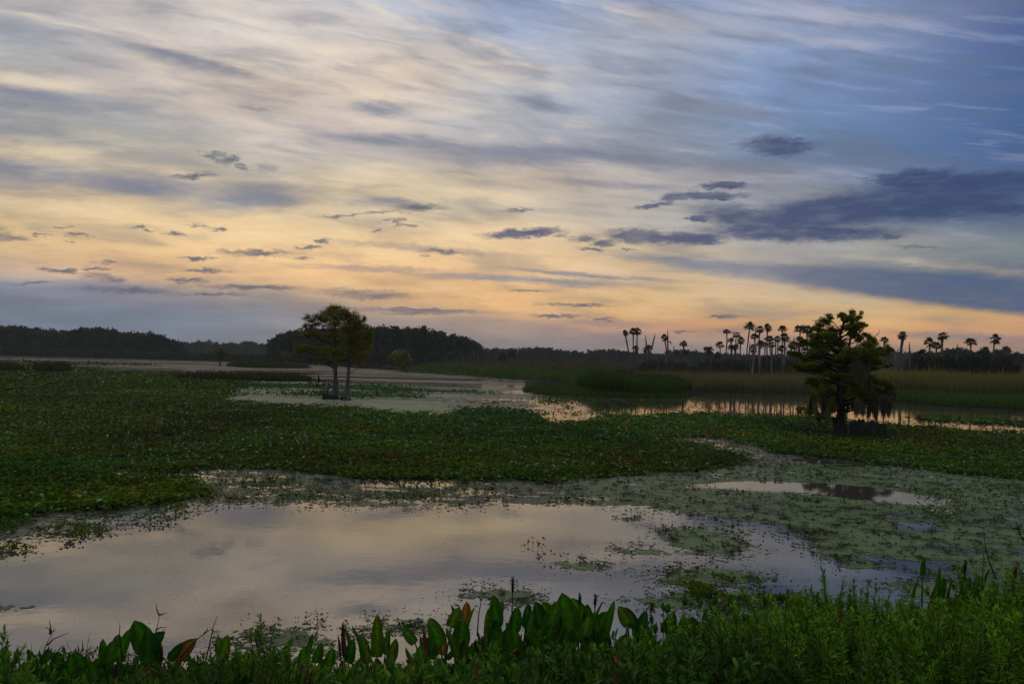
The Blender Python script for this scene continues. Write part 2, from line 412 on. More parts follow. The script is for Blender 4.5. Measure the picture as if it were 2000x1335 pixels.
def bark_mat(name, rough=0.9, scale=14.0):
    mt, nt, out = mat_new(name)
    at_ = nt.nodes.new('ShaderNodeAttribute'); at_.attribute_name = 'col'
    tcn = nt.nodes.new('ShaderNodeTexCoord')
    mp = nt.nodes.new('ShaderNodeMapping'); mp.inputs['Scale'].default_value = (1, 1, 0.18)
    ns = nt.nodes.new('ShaderNodeTexNoise'); ns.inputs['Scale'].default_value = scale; ns.inputs['Detail'].default_value = 5
    nt.links.new(tcn.outputs['Object'], mp.inputs[0]); nt.links.new(mp.outputs[0], ns.inputs['Vector'])
    mr = nt.nodes.new('ShaderNodeMapRange'); mr.inputs[1].default_value = .3; mr.inputs[2].default_value = .7
    mr.inputs[3].default_value = .45; mr.inputs[4].default_value = 1.5
    nt.links.new(ns.outputs['Fac'], mr.inputs[0])
    vm = nt.nodes.new('ShaderNodeVectorMath'); vm.operation = 'SCALE'
    nt.links.new(at_.outputs['Color'], vm.inputs[0]); nt.links.new(mr.outputs[0], vm.inputs[3])
    p = nt.nodes.new('ShaderNodeBsdfPrincipled'); p.inputs['Roughness'].default_value = rough
    p.inputs['Specular IOR Level'].default_value = 0.2
    nt.links.new(vm.outputs[0], p.inputs['Base Color'])
    bp = nt.nodes.new('ShaderNodeBump'); bp.inputs['Strength'].default_value = .5; bp.inputs['Distance'].default_value = .02
    nt.links.new(ns.outputs['Fac'], bp.inputs['Height']); nt.links.new(bp.outputs[0], p.inputs['Normal'])
    nt.links.new(p.outputs[0], out.inputs[0])
    return mt
MAT_LEAF = foliage_mat('leaf_matt', 0.7, 0.08, 0.4)
MAT_GLOSS = foliage_mat('leaf_waxy', 0.42, 0.07, 0.35)
MAT_BROAD = foliage_mat('leaf_broad', 0.38, 0.22, 0.35)
MAT_FLOAT = foliage_mat('leaf_floating', 0.6, 0.03, 0.3)
MAT_SHINY = foliage_mat('leaf_shiny', 0.22, 0.9, 0.1)
MAT_FAR = foliage_mat('leaf_far', 0.8, 0.1, 0.3)
MAT_MOSS = foliage_mat('moss', 0.95, 0.05, 0.35)
MAT_BARK = bark_mat('bark')
MAT_BARKFAR = bark_mat('bark_far', 0.95, 3.0)

def water_mat():
    mt, nt, out = mat_new('water')
    tcn = nt.nodes.new('ShaderNodeTexCoord')
    n1 = nt.nodes.new('ShaderNodeTexNoise'); n1.inputs['Scale'].default_value = 5.0; n1.inputs['Detail'].default_value = 3
    n2 = nt.nodes.new('ShaderNodeTexNoise'); n2.inputs['Scale'].default_value = 0.5; n2.inputs['Detail'].default_value = 2
    for n in (n1, n2): nt.links.new(tcn.outputs['Object'], n.inputs['Vector'])
    b = nt.nodes.new('ShaderNodeBump'); b.inputs['Strength'].default_value = .06; b.inputs['Distance'].default_value = .01
    nt.links.new(n1.outputs['Fac'], b.inputs['Height'])
    b2 = nt.nodes.new('ShaderNodeBump'); b2.inputs['Strength'].default_value = .03; b2.inputs['Distance'].default_value = .05
    nt.links.new(n2.outputs['Fac'], b2.inputs['Height']); nt.links.new(b.outputs[0], b2.inputs['Normal'])
    # specks of floating debris and pollen
    n3 = nt.nodes.new('ShaderNodeTexNoise'); n3.inputs['Scale'].default_value = 34; n3.inputs['Detail'].default_value = 3
    mp = nt.nodes.new('ShaderNodeMapping'); mp.inputs['Scale'].default_value = (1, .45, 1)
    nt.links.new(tcn.outputs['Object'], mp.inputs[0]); nt.links.new(mp.outputs[0], n3.inputs['Vector'])
    n4 = nt.nodes.new('ShaderNodeTexNoise'); n4.inputs['Scale'].default_value = .8; n4.inputs['Detail'].default_value = 3
    nt.links.new(tcn.outputs['Object'], n4.inputs['Vector'])
    s = nt.nodes.new('ShaderNodeMath'); s.operation = 'MULTIPLY_ADD'; s.inputs[1].default_value = .35
    nt.links.new(n4.outputs['Fac'], s.inputs[0]); nt.links.new(n3.outputs['Fac'], s.inputs[2])
    mr = nt.nodes.new('ShaderNodeMapRange'); mr.inputs[1].default_value = .88; mr.inputs[2].default_value = .92
    nt.links.new(s.outputs[0], mr.inputs[0])
    fr = nt.nodes.new('ShaderNodeFresnel'); fr.inputs['IOR'].default_value = 3.3
    nt.links.new(b2.outputs[0], fr.inputs['Normal'])
    gl = nt.nodes.new('ShaderNodeBsdfGlossy'); gl.inputs['Roughness'].default_value = .035; gl.inputs['Color'].default_value = (1, .95, .86, 1)
    nt.links.new(b2.outputs[0], gl.inputs['Normal'])
    df = nt.nodes.new('ShaderNodeBsdfDiffuse'); df.inputs[0].default_value = (.075, .068, .062, 1)
    mx = nt.nodes.new('ShaderNodeMixShader')
    nt.links.new(fr.outputs[0], mx.inputs[0]); nt.links.new(df.outputs[0], mx.inputs[1]); nt.links.new(gl.outputs[0], mx.inputs[2])
    d2 = nt.nodes.new('ShaderNodeBsdfDiffuse'); d2.inputs[0].default_value = (.12, .12, .09, 1)
    mx2 = nt.nodes.new('ShaderNodeMixShader')
    nt.links.new(mr.outputs[0], mx2.inputs[0]); nt.links.new(mx.outputs[0], mx2.inputs[1]); nt.links.new(d2.outputs[0], mx2.inputs[2])
    nt.links.new(mx2.outputs[0], out.inputs[0])
    return mt
def duck_mat():
    """film of duckweed: r of 'cov' = how closed the film is; 'col' = its colour"""
    mt, nt, out = mat_new('duckweed')
    tcn = nt.nodes.new('ShaderNodeTexCoord')
    ac = nt.nodes.new('ShaderNodeAttribute'); ac.attribute_name = 'col'
    av = nt.nodes.new('ShaderNodeAttribute'); av.attribute_name = 'cov'
    def ns(scale, det, sy=1.0):
        mp = nt.nodes.new('ShaderNodeMapping'); mp.inputs['Scale'].default_value = (1, sy, 1)
        n = nt.nodes.new('ShaderNodeTexNoise'); n.inputs['Scale'].default_value = scale; n.inputs['Detail'].default_value = det
        n.inputs['Roughness'].default_value = .7
        nt.links.new(tcn.outputs['Object'], mp.inputs[0]); nt.links.new(mp.outputs[0], n.inputs['Vector'])
        return n
    a = ns(1.0, 10, 1.9); b = ns(9, 5, 1.6); c = ns(30, 3)
    def mth(op, x, y):
        n = nt.nodes.new('ShaderNodeMath'); n.operation = op
        for k, s in ((x, 0), (y, 1)):
            if isinstance(k, (int, float)): n.inputs[s].default_value = k
            else: nt.links.new(k, n.inputs[s])
        return n.outputs[0]
    nn = mth('ADD', mth('MULTIPLY', a.outputs['Fac'], .6), mth('MULTIPLY', b.outputs['Fac'], .4))
    # cov 0 -> nothing, cov 1 -> closed
    thr = mth('ADD', mth('MULTIPLY', av.outputs['Fac'], .46), .24)
    mr = nt.nodes.new('ShaderNodeMapRange'); mr.inputs[1].default_value = -.012; mr.inputs[2].default_value = .012
    nt.links.new(mth('SUBTRACT', thr, nn), mr.inputs[0])
    p = nt.nodes.new('ShaderNodeBsdfPrincipled'); p.inputs['Roughness'].default_value = .55
    p.inputs['Specular IOR Level'].default_value = .2
    mr2 = nt.nodes.new('ShaderNodeMapRange'); mr2.inputs[1].default_value = .3; mr2.inputs[2].default_value = .7
    mr2.inputs[3].default_value = .55; mr2.inputs[4].default_value = 1.4
    nt.links.new(b.outputs['Fac'], mr2.inputs[0])
    mr3 = nt.nodes.new('ShaderNodeMapRange'); mr3.inputs[1].default_value = .3; mr3.inputs[2].default_value = .7
    mr3.inputs[3].default_value = .4; mr3.inputs[4].default_value = 1.6
    nt.links.new(c.outputs['Fac'], mr3.inputs[0])
    vm = nt.nodes.new('ShaderNodeVectorMath'); vm.operation = 'SCALE'
    nt.links.new(ac.outputs['Color'], vm.inputs[0]); nt.links.new(mth('MULTIPLY', mr2.outputs[0], mr3.outputs[0]), vm.inputs[3])
    nt.links.new(vm.outputs[0], p.inputs['Base Color'])
    bp = nt.nodes.new('ShaderNodeBump'); bp.inputs['Strength'].default_value = .5; bp.inputs['Distance'].default_value = .01
    nt.links.new(c.outputs['Fac'], bp.inputs['Height']); nt.links.new(bp.outputs[0], p.inputs['Normal'])
    tr = nt.nodes.new('ShaderNodeBsdfTransparent')
    mx = nt.nodes.new('ShaderNodeMixShader')
    nt.links.new(mr.outputs[0], mx.inputs[0]); nt.links.new(tr.outputs[0], mx.inputs[1]); nt.links.new(p.outputs[0], mx.inputs[2])
    nt.links.new(mx.outputs[0], out.inputs[0])
    return mt
def ground_mat():
    mt, nt, out = mat_new('mud')
    tcn = nt.nodes.new('ShaderNodeTexCoord')
    n = nt.nodes.new('ShaderNodeTexNoise'); n.inputs['Scale'].default_value = 3; n.inputs['Detail'].default_value = 8
    nt.links.new(tcn.outputs['Object'], n.inputs['Vector'])
    rp = nt.nodes.new('ShaderNodeValToRGB')
    rp.color_ramp.elements[0].position = .35; rp.color_ramp.elements[0].color = (.012, .014, .007, 1)
    rp.color_ramp.elements[1].position = .7; rp.color_ramp.elements[1].color = (.035, .042, .016, 1)
    nt.links.new(n.outputs['Fac'], rp.inputs[0])
    p = nt.nodes.new('ShaderNodeBsdfPrincipled'); p.inputs['Roughness'].default_value = .95; p.inputs['Specular IOR Level'].default_value = .1
    nt.links.new(rp.outputs[0], p.inputs['Base Color'])
    nt.links.new(p.outputs[0], out.inputs[0])
    return mt
MAT_WATER, MAT_DUCK, MAT_MUD = water_mat(), duck_mat(), ground_mat()

# ------------------------------------------------------------------ the setting: ground and water
def bank_z(x, y):
    x = np.asarray(x, float); y = np.asarray(y, float)
    edge = 6.15 + .05 * x + .25 * np.sin(x * 1.7) + .15 * np.sin(x * 4.1 + 1)
    t_ = np.clip((edge - y) / 2.2, -1, 1)
    return np.where(t_ > 0, .5 * np.sin(t_ * np.pi / 2) + .02, t_ * .7)
gb = MB()
ys = np.concatenate([[-60, -20, -5], np.linspace(-1, 9, 60), [12, 20, 60, 200, 800, 3500]])
xs = np.concatenate([[-3500, -600, -100, -30], np.linspace(-12, 12, 97), [30, 100, 600, 3500]])
X, Y = np.meshgrid(xs, ys)
Z = bank_z(X, Y)
Z = Z + (np.abs(Z) > .02) * (fbm(X.ravel(), Y.ravel(), 2.5).reshape(X.shape) - .5) * .06
nx = len(xs)
q = [(j * nx + i, j * nx + i + 1, (j + 1) * nx + i + 1, (j + 1) * nx + i) for j in range(len(ys) - 1) for i in range(nx - 1)]
gb.add(np.stack([X, Y, Z], -1), q=q, c=(.03, .03, .02))
tag(gb.build('ground', MAT_MUD, smooth_=True), kind='structure')
wb_ = MB(); wb_.add([(-3400, 4.0, 0), (3400, 4.0, 0), (3400, 3400, 0), (-3400, 3400, 0)], q=[(0, 1, 2, 3)])
tag(wb_.build('water', MAT_WATER), kind='structure')

SHORE = [(-500,686),(0,695),(250,700),(500,707),(600,709),(740,714),(800,722),(950,733),(1060,741),(1130,748),(1025,761),(1060,768),(1140,774),(1340,776),
         (1370,767),(1560,768),(1640,776),(1740,786),(1850,793),(2000,800),(2500,826)]
land = [tuple(ground(*p)[:2]) for p in SHORE]
lf = MB()
top = [(x, y, .05) for x, y in land]
far = [(x + (60 if x > 0 else -60) * 0, 3300, .05) for x, y in land]
# the marsh shelf behind the shoreline, in strips to the horizon
lv, lq = [], []
for i, (x, y) in enumerate(land):
    k = 3300 / y
    lv += [(x, y, -.3), (x, y, .05), (x * 3, y * 3, .06), (x * k, 3300, .06)]
for i in range(len(land) - 1):
    for j in range(3):
        lq.append((i * 4 + j, (i + 1) * 4 + j, (i + 1) * 4 + j + 1, i * 4 + j + 1))
lf.add(lv, q=lq, c=(.03, .03, .02))
tag(lf.build('marsh_ground', MAT_MUD), kind='structure')
LANDPOLY = wpoly(SHORE) 

# ------------------------------------------------------------------ floating film
W_ = lambda pts: wpoly(pts)
COV = [  # (outline, cover, colour, softness px)
 ([(-300,688),(0,694),(600,710),(900,732),(1130,750),(1000,765),(700,752),(300,728),(-300,716)], .66, (.125,.095,.050)),
 ([(-300,716),(300,728),(700,752),(1000,765),(1000,772),(480,752),(-300,735)], .62, (.14,.13,.07)),
 ([(400,740),(900,752),(1060,770),(1040,805),(800,810),(560,800),(440,785)], .62, (.19,.245,.125)),
 ([(900,755),(1130,772),(1360,778),(1640,785),(2100,815),(2100,850),(1700,830),(1400,812),(1100,830),(880,812)], .36, (.13,.13,.08)),
 ([(1360,768),(1640,777),(2050,803),(2050,808),(1640,786),(1360,774)], .30, (.10,.10,.06)),
 ([(-60,915),(420,905),(900,920),(1300,905),(1480,870),(1620,890),(1300,960),(1200,985),(1050,985),(900,992),(700,990),(420,985),(200,1040),(-60,1080)], .60, (.115,.14,.070)),
 ([(1150,940),(1450,900),(1650,905),(2700,990),(2700,1300),(2100,1200),(1750,1175),(1650,1120),(1560,1070),(1480,1035),(1380,1012),(1230,990),(1080,985)], .66, (.132,.190,.052)),
 ([(1290,850),(1400,845),(1560,895),(1500,915),(1430,905)], .55, (.15,.12,.08)),
 ([(1190,1003),(1240,1000),(1285,1012),(1240,1022),(1195,1016)], .78, (.132,.190,.052)),
 ([(1290,1030),(1380,1020),(1440,1045),(1500,1075),(1440,1092),(1340,1088),(1320,1070),(1270,1052)], 0.76, (.132,.190,.052)),
 ([(1175,1068),(1260,1064),(1300,1080),(1250,1092),(1190,1080)], 0.76, (.132,.190,.052)),
 ([(1062,1098),(1150,1085),(1240,1098),(1190,1114),(1110,1112)], 0.80, (.132,.190,.052)),
 ([(1240,1128),(1330,1105),(1480,1110),(1540,1128),(1400,1150),(1280,1142)], 0.70, (.132,.190,.052)),
 ([(1180,1166),(1330,1150),(1600,1160),(1600,1200),(1300,1200)], 0.64, (.132,.190,.052)),
 ([(868,1160),(960,1140),(1080,1165),(1090,1185),(900,1200)], .64, (.14,.165,.07)),
 ([(540,1222),(620,1210),(680,1240),(680,1290),(520,1270)], .66, (.13,.165,.08)),
 ([(680,1215),(760,1200),(880,1205),(900,1250),(700,1260)], .52, (.13,.165,.08)),
 ([(440,1225),(500,1215),(540,1245),(520,1290),(400,1290)], .5, (.13,.165,.08)),
 ([(-30,1178),(40,1180),(58,1188),(20,1200),(-30,1200)], .85, (.12,.15,.09)),
 ([(-60,1062),(40,1075),(20,1095),(-60,1105)], .85, (.12,.15,.09)),
 ([(1035,1068),(1060,1064),(1080,1076),(1062,1084),(1040,1078)], .85, (.10,.17,.08)),
 ([(820,765),(1000,770),(1000,772),(820,768)], .5, (.1,.1,.06)),
]
SLOTS = [  # open water cut back into the film
 [(1330,950),(1450,939),(1560,942),(1700,952),(1860,977),(1820,988),(1680,974),(1560,962),(1440,956)],
 [(1760,1018),(1830,1026),(1800,1036),(1745,1030)],
 [(1690,1085),(1850,1105),(1850,1115),(1730,1100)],
 [(1660,1115),(1740,1105),(1790,1120),(1740,1132),(1650,1128)],
 [(1470,1020),(1540,1028),(1530,1034),(1460,1026)],
 [(140,918),(300,922),(420,930),(400,934),(250,930),(150,926)],
 [(700,928),(800,930),(900,945),(820,952),(720,948)],
 [(120,722),(420,724),(620,728),(620,731),(300,727),(120,726)],
 [(1740,797),(1900,803),(2050,812),(2050,817),(1850,809),(1740,802)],
 [(1150,782),(1350,784),(1560,788),(1560,806),(1350,803),(1160,804)],
]
na, nd = 420, 620
AA = np.tan(np.radians(np.linspace(-42, 42, na)))
DD = 5.2 * (320 / 5.2) ** (np.linspace(0, 1, nd))
GX = (AA[None, :] * DD[:, None]); GY = np.repeat(DD[:, None], na, 1)
cov = np.zeros(GX.size); colr = np.tile(np.array([.18, .19, .10]), (GX.size, 1)); wsum = np.zeros(GX.size)
J = 12
polys = [(W_(p), c, k) for p, c, k in COV]; slots = [W_(p) for p in SLOTS]
for j in range(J):
    amp = .035 * GY.ravel()
    sx = (fbm(GX.ravel(), GY.ravel(), 1.3, 3) - .5) * amp * 2.4 + RNG.normal(0, 1, GX.size) * amp * (.35 + .8 * (GY.ravel() < 15))
    sy = (fbm(GX.ravel(), GY.ravel(), 1.1, 8) - .5) * amp * 2.0 + RNG.normal(0, 1, GX.size) * amp * .5 * (GY.ravel() / 12) ** .6
    nf_ = np.where(GY.ravel() < 12, .62, .6); sx = sx * nf_; sy = sy * nf_
    xx = GX.ravel() + sx; yy = GY.ravel() + sy; xs_l = GX.ravel() + sx * .4; ys_l = GY.ravel() + sy * .4
    cj = np.zeros(GX.size)
    for p, c, k in polys:
        mk = inpoly(xx, yy, p); cj = np.where(mk, np.maximum(cj, c), cj)
        colr[mk] = colr[mk] * .6 + np.array(k) * .4
    for p in slots:
        cj[inpoly(xs_l, ys_l, p)] *= .0
    cov += cj / J
lowf = fbm(GX.ravel() * .35, GY.ravel(), .16, 51); farw = np.clip((GY.ravel() - 25) / 40, 0, 1)
lowg = fbm(GX.ravel() * .10, GY.ravel(), .42, 91)
cov = cov * (1 + (lowf - .5) * (.4 + .7 * farw) + (lowg - .5) * 2.2 * farw)
cov = cov.reshape(GX.shape)
colr *= (.55 + .9 * fbm(GX.ravel() * .3, GY.ravel(), .11, 61))[:, None] * (.7 + .6 * fbm(GX.ravel() * .12, GY.ravel(), .9, 67))[:, None]
keep = (cov[:-1, :-1] + cov[1:, :-1] + cov[:-1, 1:] + cov[1:, 1:]) > .15
keep &= GY[:-1, :-1] > 5.4
jj, ii = np.nonzero(keep)
qq = np.stack([jj * na + ii, jj * na + ii + 1, (jj + 1) * na + ii + 1, (jj + 1) * na + ii], 1)
dk = MB(); dk.add(np.stack([GX, GY, np.full(GX.shape, .004)], -1), q=qq, c=colr)
do = dk.build('duckweed_film', MAT_DUCK)
ca = do.data.attributes.new('cov', 'FLOAT', 'POINT'); ca.data.foreach_set('value', cov.astype(np.float32).ravel())
tag(do, 'pale green film of duckweed spread over the still water', 'duckweed', kind='stuff')

# ------------------------------------------------------------------ floating leaf mats
MATS = [
 [(-200,718),(0,716),(60,712),(150,716),(220,724),(400,728),(480,738),(490,752),(465,765),(450,785),(520,790),(600,792),(680,796),(760,806),(880,809),(930,806),(1010,813),(1090,826),
  (1160,826),(1180,811),(1400,808),(1570,812),(1740,829),(1850,836),(2000,846),(2300,865),(2300,955),(2000,936),(1900,929),(1800,916),(1700,906),(1640,901),(1560,893),(1500,880),(1420,858),(1330,850),
  (1290,856),(1400,872),(1460,890),(1420,914),(1290,921),(1200,926),(1100,931),(1040,941),(920,941),(800,933),(700,926),(620,916),(450,916),(350,921),(240,918),(130,924),(210,930),(330,934),(400,950),(400,966),
  (280,986),(150,991),(0,1012),(-300,1040)],
 [(1800,812),(1880,815),(2000,822),(2300,840),(2300,848),(2000,832),(1880,826),(1800,820)],
]
LILY = [[(470,752),(640,752),(760,754),(840,764),(860,770),(760,768),(700,762),(520,762),(470,760)],
        [(640,766),(740,766),(830,773),(830,777),(700,778),(560,774),(480,772),(560,768)],
        [(880,765),(960,768),(960,771),(880,769)],[(895,803),(960,800),(1060,812),(1050,820),(960,816),(900,812)],
        [(1050,778),(1140,776),(1150,784),(1060,783)],[(-200,702),(80,706),(300,712),(300,715),(80,713),(-200,711)],
        [(800,724),(900,727),(1000,733),(1100,744),(1000,741),(880,733),(800,728)]]
def mat_leaves(N, d0, d1, polys_, cols, w, mb, size=.062, hz=.10, up=.55, jag=1.0, p=2.0, ang=41, thr=None, lmin=.0030, soft=.010):
    x, y = scatter(N, d0, d1, ang, p)
    jx = (fbm(x, y, .9, 5) - .5) * jag * y * .045; jy = (fbm(x, y, .9, 6) - .5) * jag * y * .12
    jx = jx + RNG.normal(0, 1, len(x)) * soft * y; jy = jy + RNG.normal(0, 1, len(x)) * soft * y * 1.6
    mk = np.zeros(len(x), bool)
    for pl in polys_: mk |= inpoly(x + jx, y + jy, pl)
    if thr is not None: mk &= fbm(x, y, thr[0], 21) > thr[1]
    if thr is not None and thr[0] > 5:
        for pl in [W_(p_) for p_ in SLOTS]: mk &= ~inpoly(x, y, pl)
    x, y = x[mk], y[mk]; n = len(x)
    hgt = fbm(x, y, 1.7, 13)
    z = .015 + hz * np.clip(hgt * 1.6 - .3, .05, 1) * RNG.uniform(.15, 1, n)
    L = np.maximum(size, lmin * y) * RNG.uniform(.6, 1.35, n)
    a = RNG.uniform(0, 2 * np.pi, n); e = RNG.uniform(-.15, 1, n) * up * RNG.uniform(.1, 1.5, n)
    D = np.stack([np.cos(a) * np.cos(e), np.sin(a) * np.cos(e), np.sin(e)], 1)
    r = RNG.normal(0, .45, n)
    side = np.stack([-np.sin(a), np.cos(a), np.zeros(n)], 1)
    Wv = norm(side + np.cross(D, side) * r[:, None])
    c = pick(n, cols, w, .3)
    # broad patches: yellower, redder, fresher
    g = fbm(x, y, .22, 31)[:, None]; g2 = fbm(x, y, .5, 41)[:, None]
    g3 = fbm(x, y, .09, 77)[:, None]
    c = c * np.where(g3 > .60, np.array([.85, 1.08, 1.3]), np.array([1.0, 1.0, 1.0]))
    g4 = fbm(x, y, .33, 57)[:, None]
    c = np.where(g4 > .66, c * np.array([1.05, .85, .9]), c)
    c = c * (.32 + 1.6 * g) * np.where(g2 > .55, np.array([1.15, 1.0, .9]), np.array([.92, 1.02, 1.0]))
    leaf_quads(mb, np.stack([x, y, z], 1), D, Wv, L, L * .72, c)
    return n
GREENS = [(.048,.120,.005),(.082,.142,.006),(.128,.140,.007),(.028,.076,.010),(.130,.080,.009),(.18,.28,.16)]
mats_w = [W_(p) for p in MATS]
mb = MB()
# dark flat leaves under the canopy, hiding the water below
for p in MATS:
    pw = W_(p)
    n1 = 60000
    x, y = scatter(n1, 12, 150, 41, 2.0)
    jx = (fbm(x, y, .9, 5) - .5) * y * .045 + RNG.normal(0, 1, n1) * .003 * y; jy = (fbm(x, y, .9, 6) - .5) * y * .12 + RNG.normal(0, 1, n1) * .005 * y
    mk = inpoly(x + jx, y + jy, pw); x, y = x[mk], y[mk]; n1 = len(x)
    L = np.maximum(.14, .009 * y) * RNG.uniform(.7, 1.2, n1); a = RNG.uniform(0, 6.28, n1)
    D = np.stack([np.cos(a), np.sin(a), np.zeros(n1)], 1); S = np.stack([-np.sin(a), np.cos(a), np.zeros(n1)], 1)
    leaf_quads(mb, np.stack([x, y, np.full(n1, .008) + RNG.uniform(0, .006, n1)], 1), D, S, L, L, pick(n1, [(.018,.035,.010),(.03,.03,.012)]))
NL = mat_leaves(470000, 11, 150, mats_w, GREENS, [5, 5, 2.8, 3, 1.3, .6], mb, size=.078, hz=.14, lmin=.0034)
shb = MB(); mat_leaves(30000, 11, 150, mats_w, [(.06,.10,.05)], None, shb, size=.045, hz=.12, up=.6, thr=(.45, .52)); mat_leaves(9000, 11, 150, mats_w, [(.06,.10,.05)], None, shb, size=.10, hz=.16, up=.7, thr=(.2, .52))
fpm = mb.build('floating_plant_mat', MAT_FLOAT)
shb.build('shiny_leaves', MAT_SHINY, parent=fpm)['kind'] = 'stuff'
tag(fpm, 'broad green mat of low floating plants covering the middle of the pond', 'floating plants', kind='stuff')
mb = MB()
mat_leaves(200000, 30, 260, [W_(p) for p in LILY], [(.04,.10,.02),(.05,.12,.03),(.08,.11,.03),(.06,.12,.08)], [4, 3, 2, 1], mb, size=.16, hz=.28, up=.8, jag=.25)
# sparse shoots between the mat and the open water
SPRIG = [[(330,935),(450,930),(560,950),(700,965),(560,980),(420,978),(330,965)],[(720,955),(800,948),(920,962),(880,988),(760,982)],
         [(1760,950),(1900,945),(2200,965),(2200,1010),(1900,990),(1790,972)],[(1780,1000),(1950,1000),(2000,1035),(1880,1030),(1800,1012)],
         [(0,1000),(120,985),(300,985),(420,995),(250,1030),(120,1060),(0,1085)],[(1340,1022),(1420,1025),(1440,1050),(1360,1048)],
         [(1300,1110),(1360,1105),(1360,1118),(1300,1122)],[(1034,1068),(1062,1064),(1082,1076),(1062,1084),(1040,1080)],[(-60,1060),(20,1068),(36,1090),(-60,1100)],
         [(1330,1135),(1420,1128),(1500,1150),(1600,1160),(1500,1175),(1350,1170)]]
mat_leaves(420000, 6.3, 60, [W_(p) for p in SPRIG], GREENS[:4], [5, 4, 2, 2], mb, size=.045, hz=.10, up=1.1, jag=.7, thr=(2.2, .56))
EDGE = [W_(p) for p, c, k in COV[5:18]]
mat_leaves(60000, 30, 80, [W_([(880,778),(1150,780),(1560,786),(1660,800),(1660,826),(1400,806),(1150,820),(1060,812),(880,806)]), W_([(700,752),(1000,765),(1120,775),(900,768),(700,760)])], GREENS[:4], None, mb, size=.08, hz=.06, up=.6, thr=(1.4, .60))
mat_leaves(480000, 6.3, 40, EDGE, [(.018,.035,.012),(.03,.06,.014),(.045,.09,.02),(.028,.065,.035)], [3, 3, 3, 2], mb, size=.022, hz=.02, up=.5, jag=.6, thr=(9.0, .60))
OPEN = [W_([(0,1100),(300,1010),(1000,990),(1500,1060),(1600,1150),(1000,1180),(600,1260),(100,1280),(0,1200)])]
mat_leaves(5000, 6.3, 20, OPEN, [(.05,.05,.035)], None, mb, size=.010, hz=.004, up=.1, jag=.2, thr=(.8, .5), lmin=.0013)
tag(mb.build('water_sprigs', MAT_FLOAT), 'loose clumps of small green water plants poking through the film', 'water plants', kind='stuff')

# ------------------------------------------------------------------ reeds and marsh grass
def reedbed(name, label, outline, N, h, cols, w, tips=None, d0=40, d1=330, wd=.035, lean=.18, cat='reeds', world=None, patch=.35, jag=.3):
    x, y = scatter(N, d0, d1, 42, 2.0)
    pl = world if world is not None else W_(outline)
    mk = inpoly(x + (fbm(x, y, .12, 3) - .5) * jag * y * .05, y + (fbm(x, y, .12, 4) - .5) * jag * y * .1, pl)
    x, y = x[mk], y[mk]; n = len(x)
    z = np.full(n, .04)
    H = RNG.uniform(h[0], h[1], n) * (1 - patch + 2 * patch * fbm(x, y, .18, 9)) * (.8 + .4 * fbm(x, y, .9, 29))
    H = H * np.where(RNG.uniform(0, 1, n) < .04, 1.28, 1.0)
    fr = sum(inpoly(x + RNG.normal(0, 1, n) * y * .008, y + RNG.normal(0, 1, n) * y * .012, pl) for _ in range(6)) / 6.0
    H = H * (.35 + .65 * fr)
    mbr = MB()
    c = pick(n, cols, w, .25) * (.7 + .6 * fbm(x, y, .12, 19))[:, None]
    tc_ = None if tips is None else pick(n, tips, None, .25)
    blades(mbr, np.stack([x, y, z], 1), H, np.maximum(wd, .0011 * y) * RNG.uniform(.6, 1.3, n), lean, c, tc_)
    return tag(mbr.build(name, MAT_LEAF), label, cat, kind='stuff')
G_ = [(.045,.115,.012),(.075,.140,.014),(.11,.13,.018)]
BR_ = [(.13,.112,.034),(.105,.115,.026),(.072,.110,.022)]
def band(xy0, xy1):
    return xy0 + xy1[::-1]
reedbed('reeds', 'tall olive brown reed belt along the right shore under the palms',
        band([(1700,768),(1850,775),(2000,780),(2400,800)], [(1600,741),(1850,748),(2000,752),(2400,765)]), 420000, (1.7, 2.6),
        BR_, [1, 2, 2], [(.24,.21,.05),(.18,.19,.04)], 55, 260, lean=.14)
reedbed('marsh_grass', 'low bright green grass fringe below the reeds at the right shore',
        band([(1560,767),(1640,775),(1740,785),(1850,792),(2000,799),(2400,820)], [(1600,752),(1700,764),(1850,772),(2000,777),(2400,795)]), 300000, (.35, .8),
        G_, [3, 3, 1], None, 50, 160, lean=.4, cat='grass')
reedbed('reeds', 'mixed brown and purple reed bank in front of the palm grove',
        band([(1360,765),(1500,766),(1640,770),(1720,768)], [(1230,741),(1400,743),(1560,745),(1720,750)]), 330000, (.9, 1.6),
        [(.15,.10,.07),(.115,.14,.032),(.080,.14,.022)], [1.2, 2, 2], [(.20,.14,.09),(.15,.16,.04)], 60, 260)
reedbed('reeds', 'dense dark green reed clump on the spit of the near right shore',
        [(1125,752),(1180,748),(1300,752),(1350,762),(1345,773),(1250,774),(1140,772)], 300000, (.9, 1.5),
        [(.032,.085,.012),(.055,.105,.014),(.03,.065,.014)], [3, 3, 2], None, 50, 110, lean=.25, jag=1.6, patch=.6)
reedbed('marsh_grass', 'flat bright grass tongue reaching into the water left of the green reed clump',
        [(1025,760),(1100,757),(1240,762),(1350,768),(1340,777),(1140,775),(1050,768)], 260000, (.15, .4),
        G_, [3, 3, 1], None, 50, 120, lean=.5, cat='grass')
reedbed('marsh_grass', 'green and olive grass flat between the centre water and the palms',
        [(800,721),(950,732),(1060,740),(1130,750),(1380,765),(1380,745),(1240,738),(1000,724),(840,716)], 300000, (.6, 1.3),
        G_, [3, 3, 2], None, 60, 330, lean=.3, cat='grass')
reedbed('reeds', 'distant olive brown reed flat below the centre woods',
        [(830,716),(1000,724),(1240,738),(1500,746),(1640,750),(1640,734),(1300,724),(1000,716),(830,712)], 240000, (1.5, 2.4),
        BR_, [1, 2, 2], [(.10,.08,.03)], 80, 460)
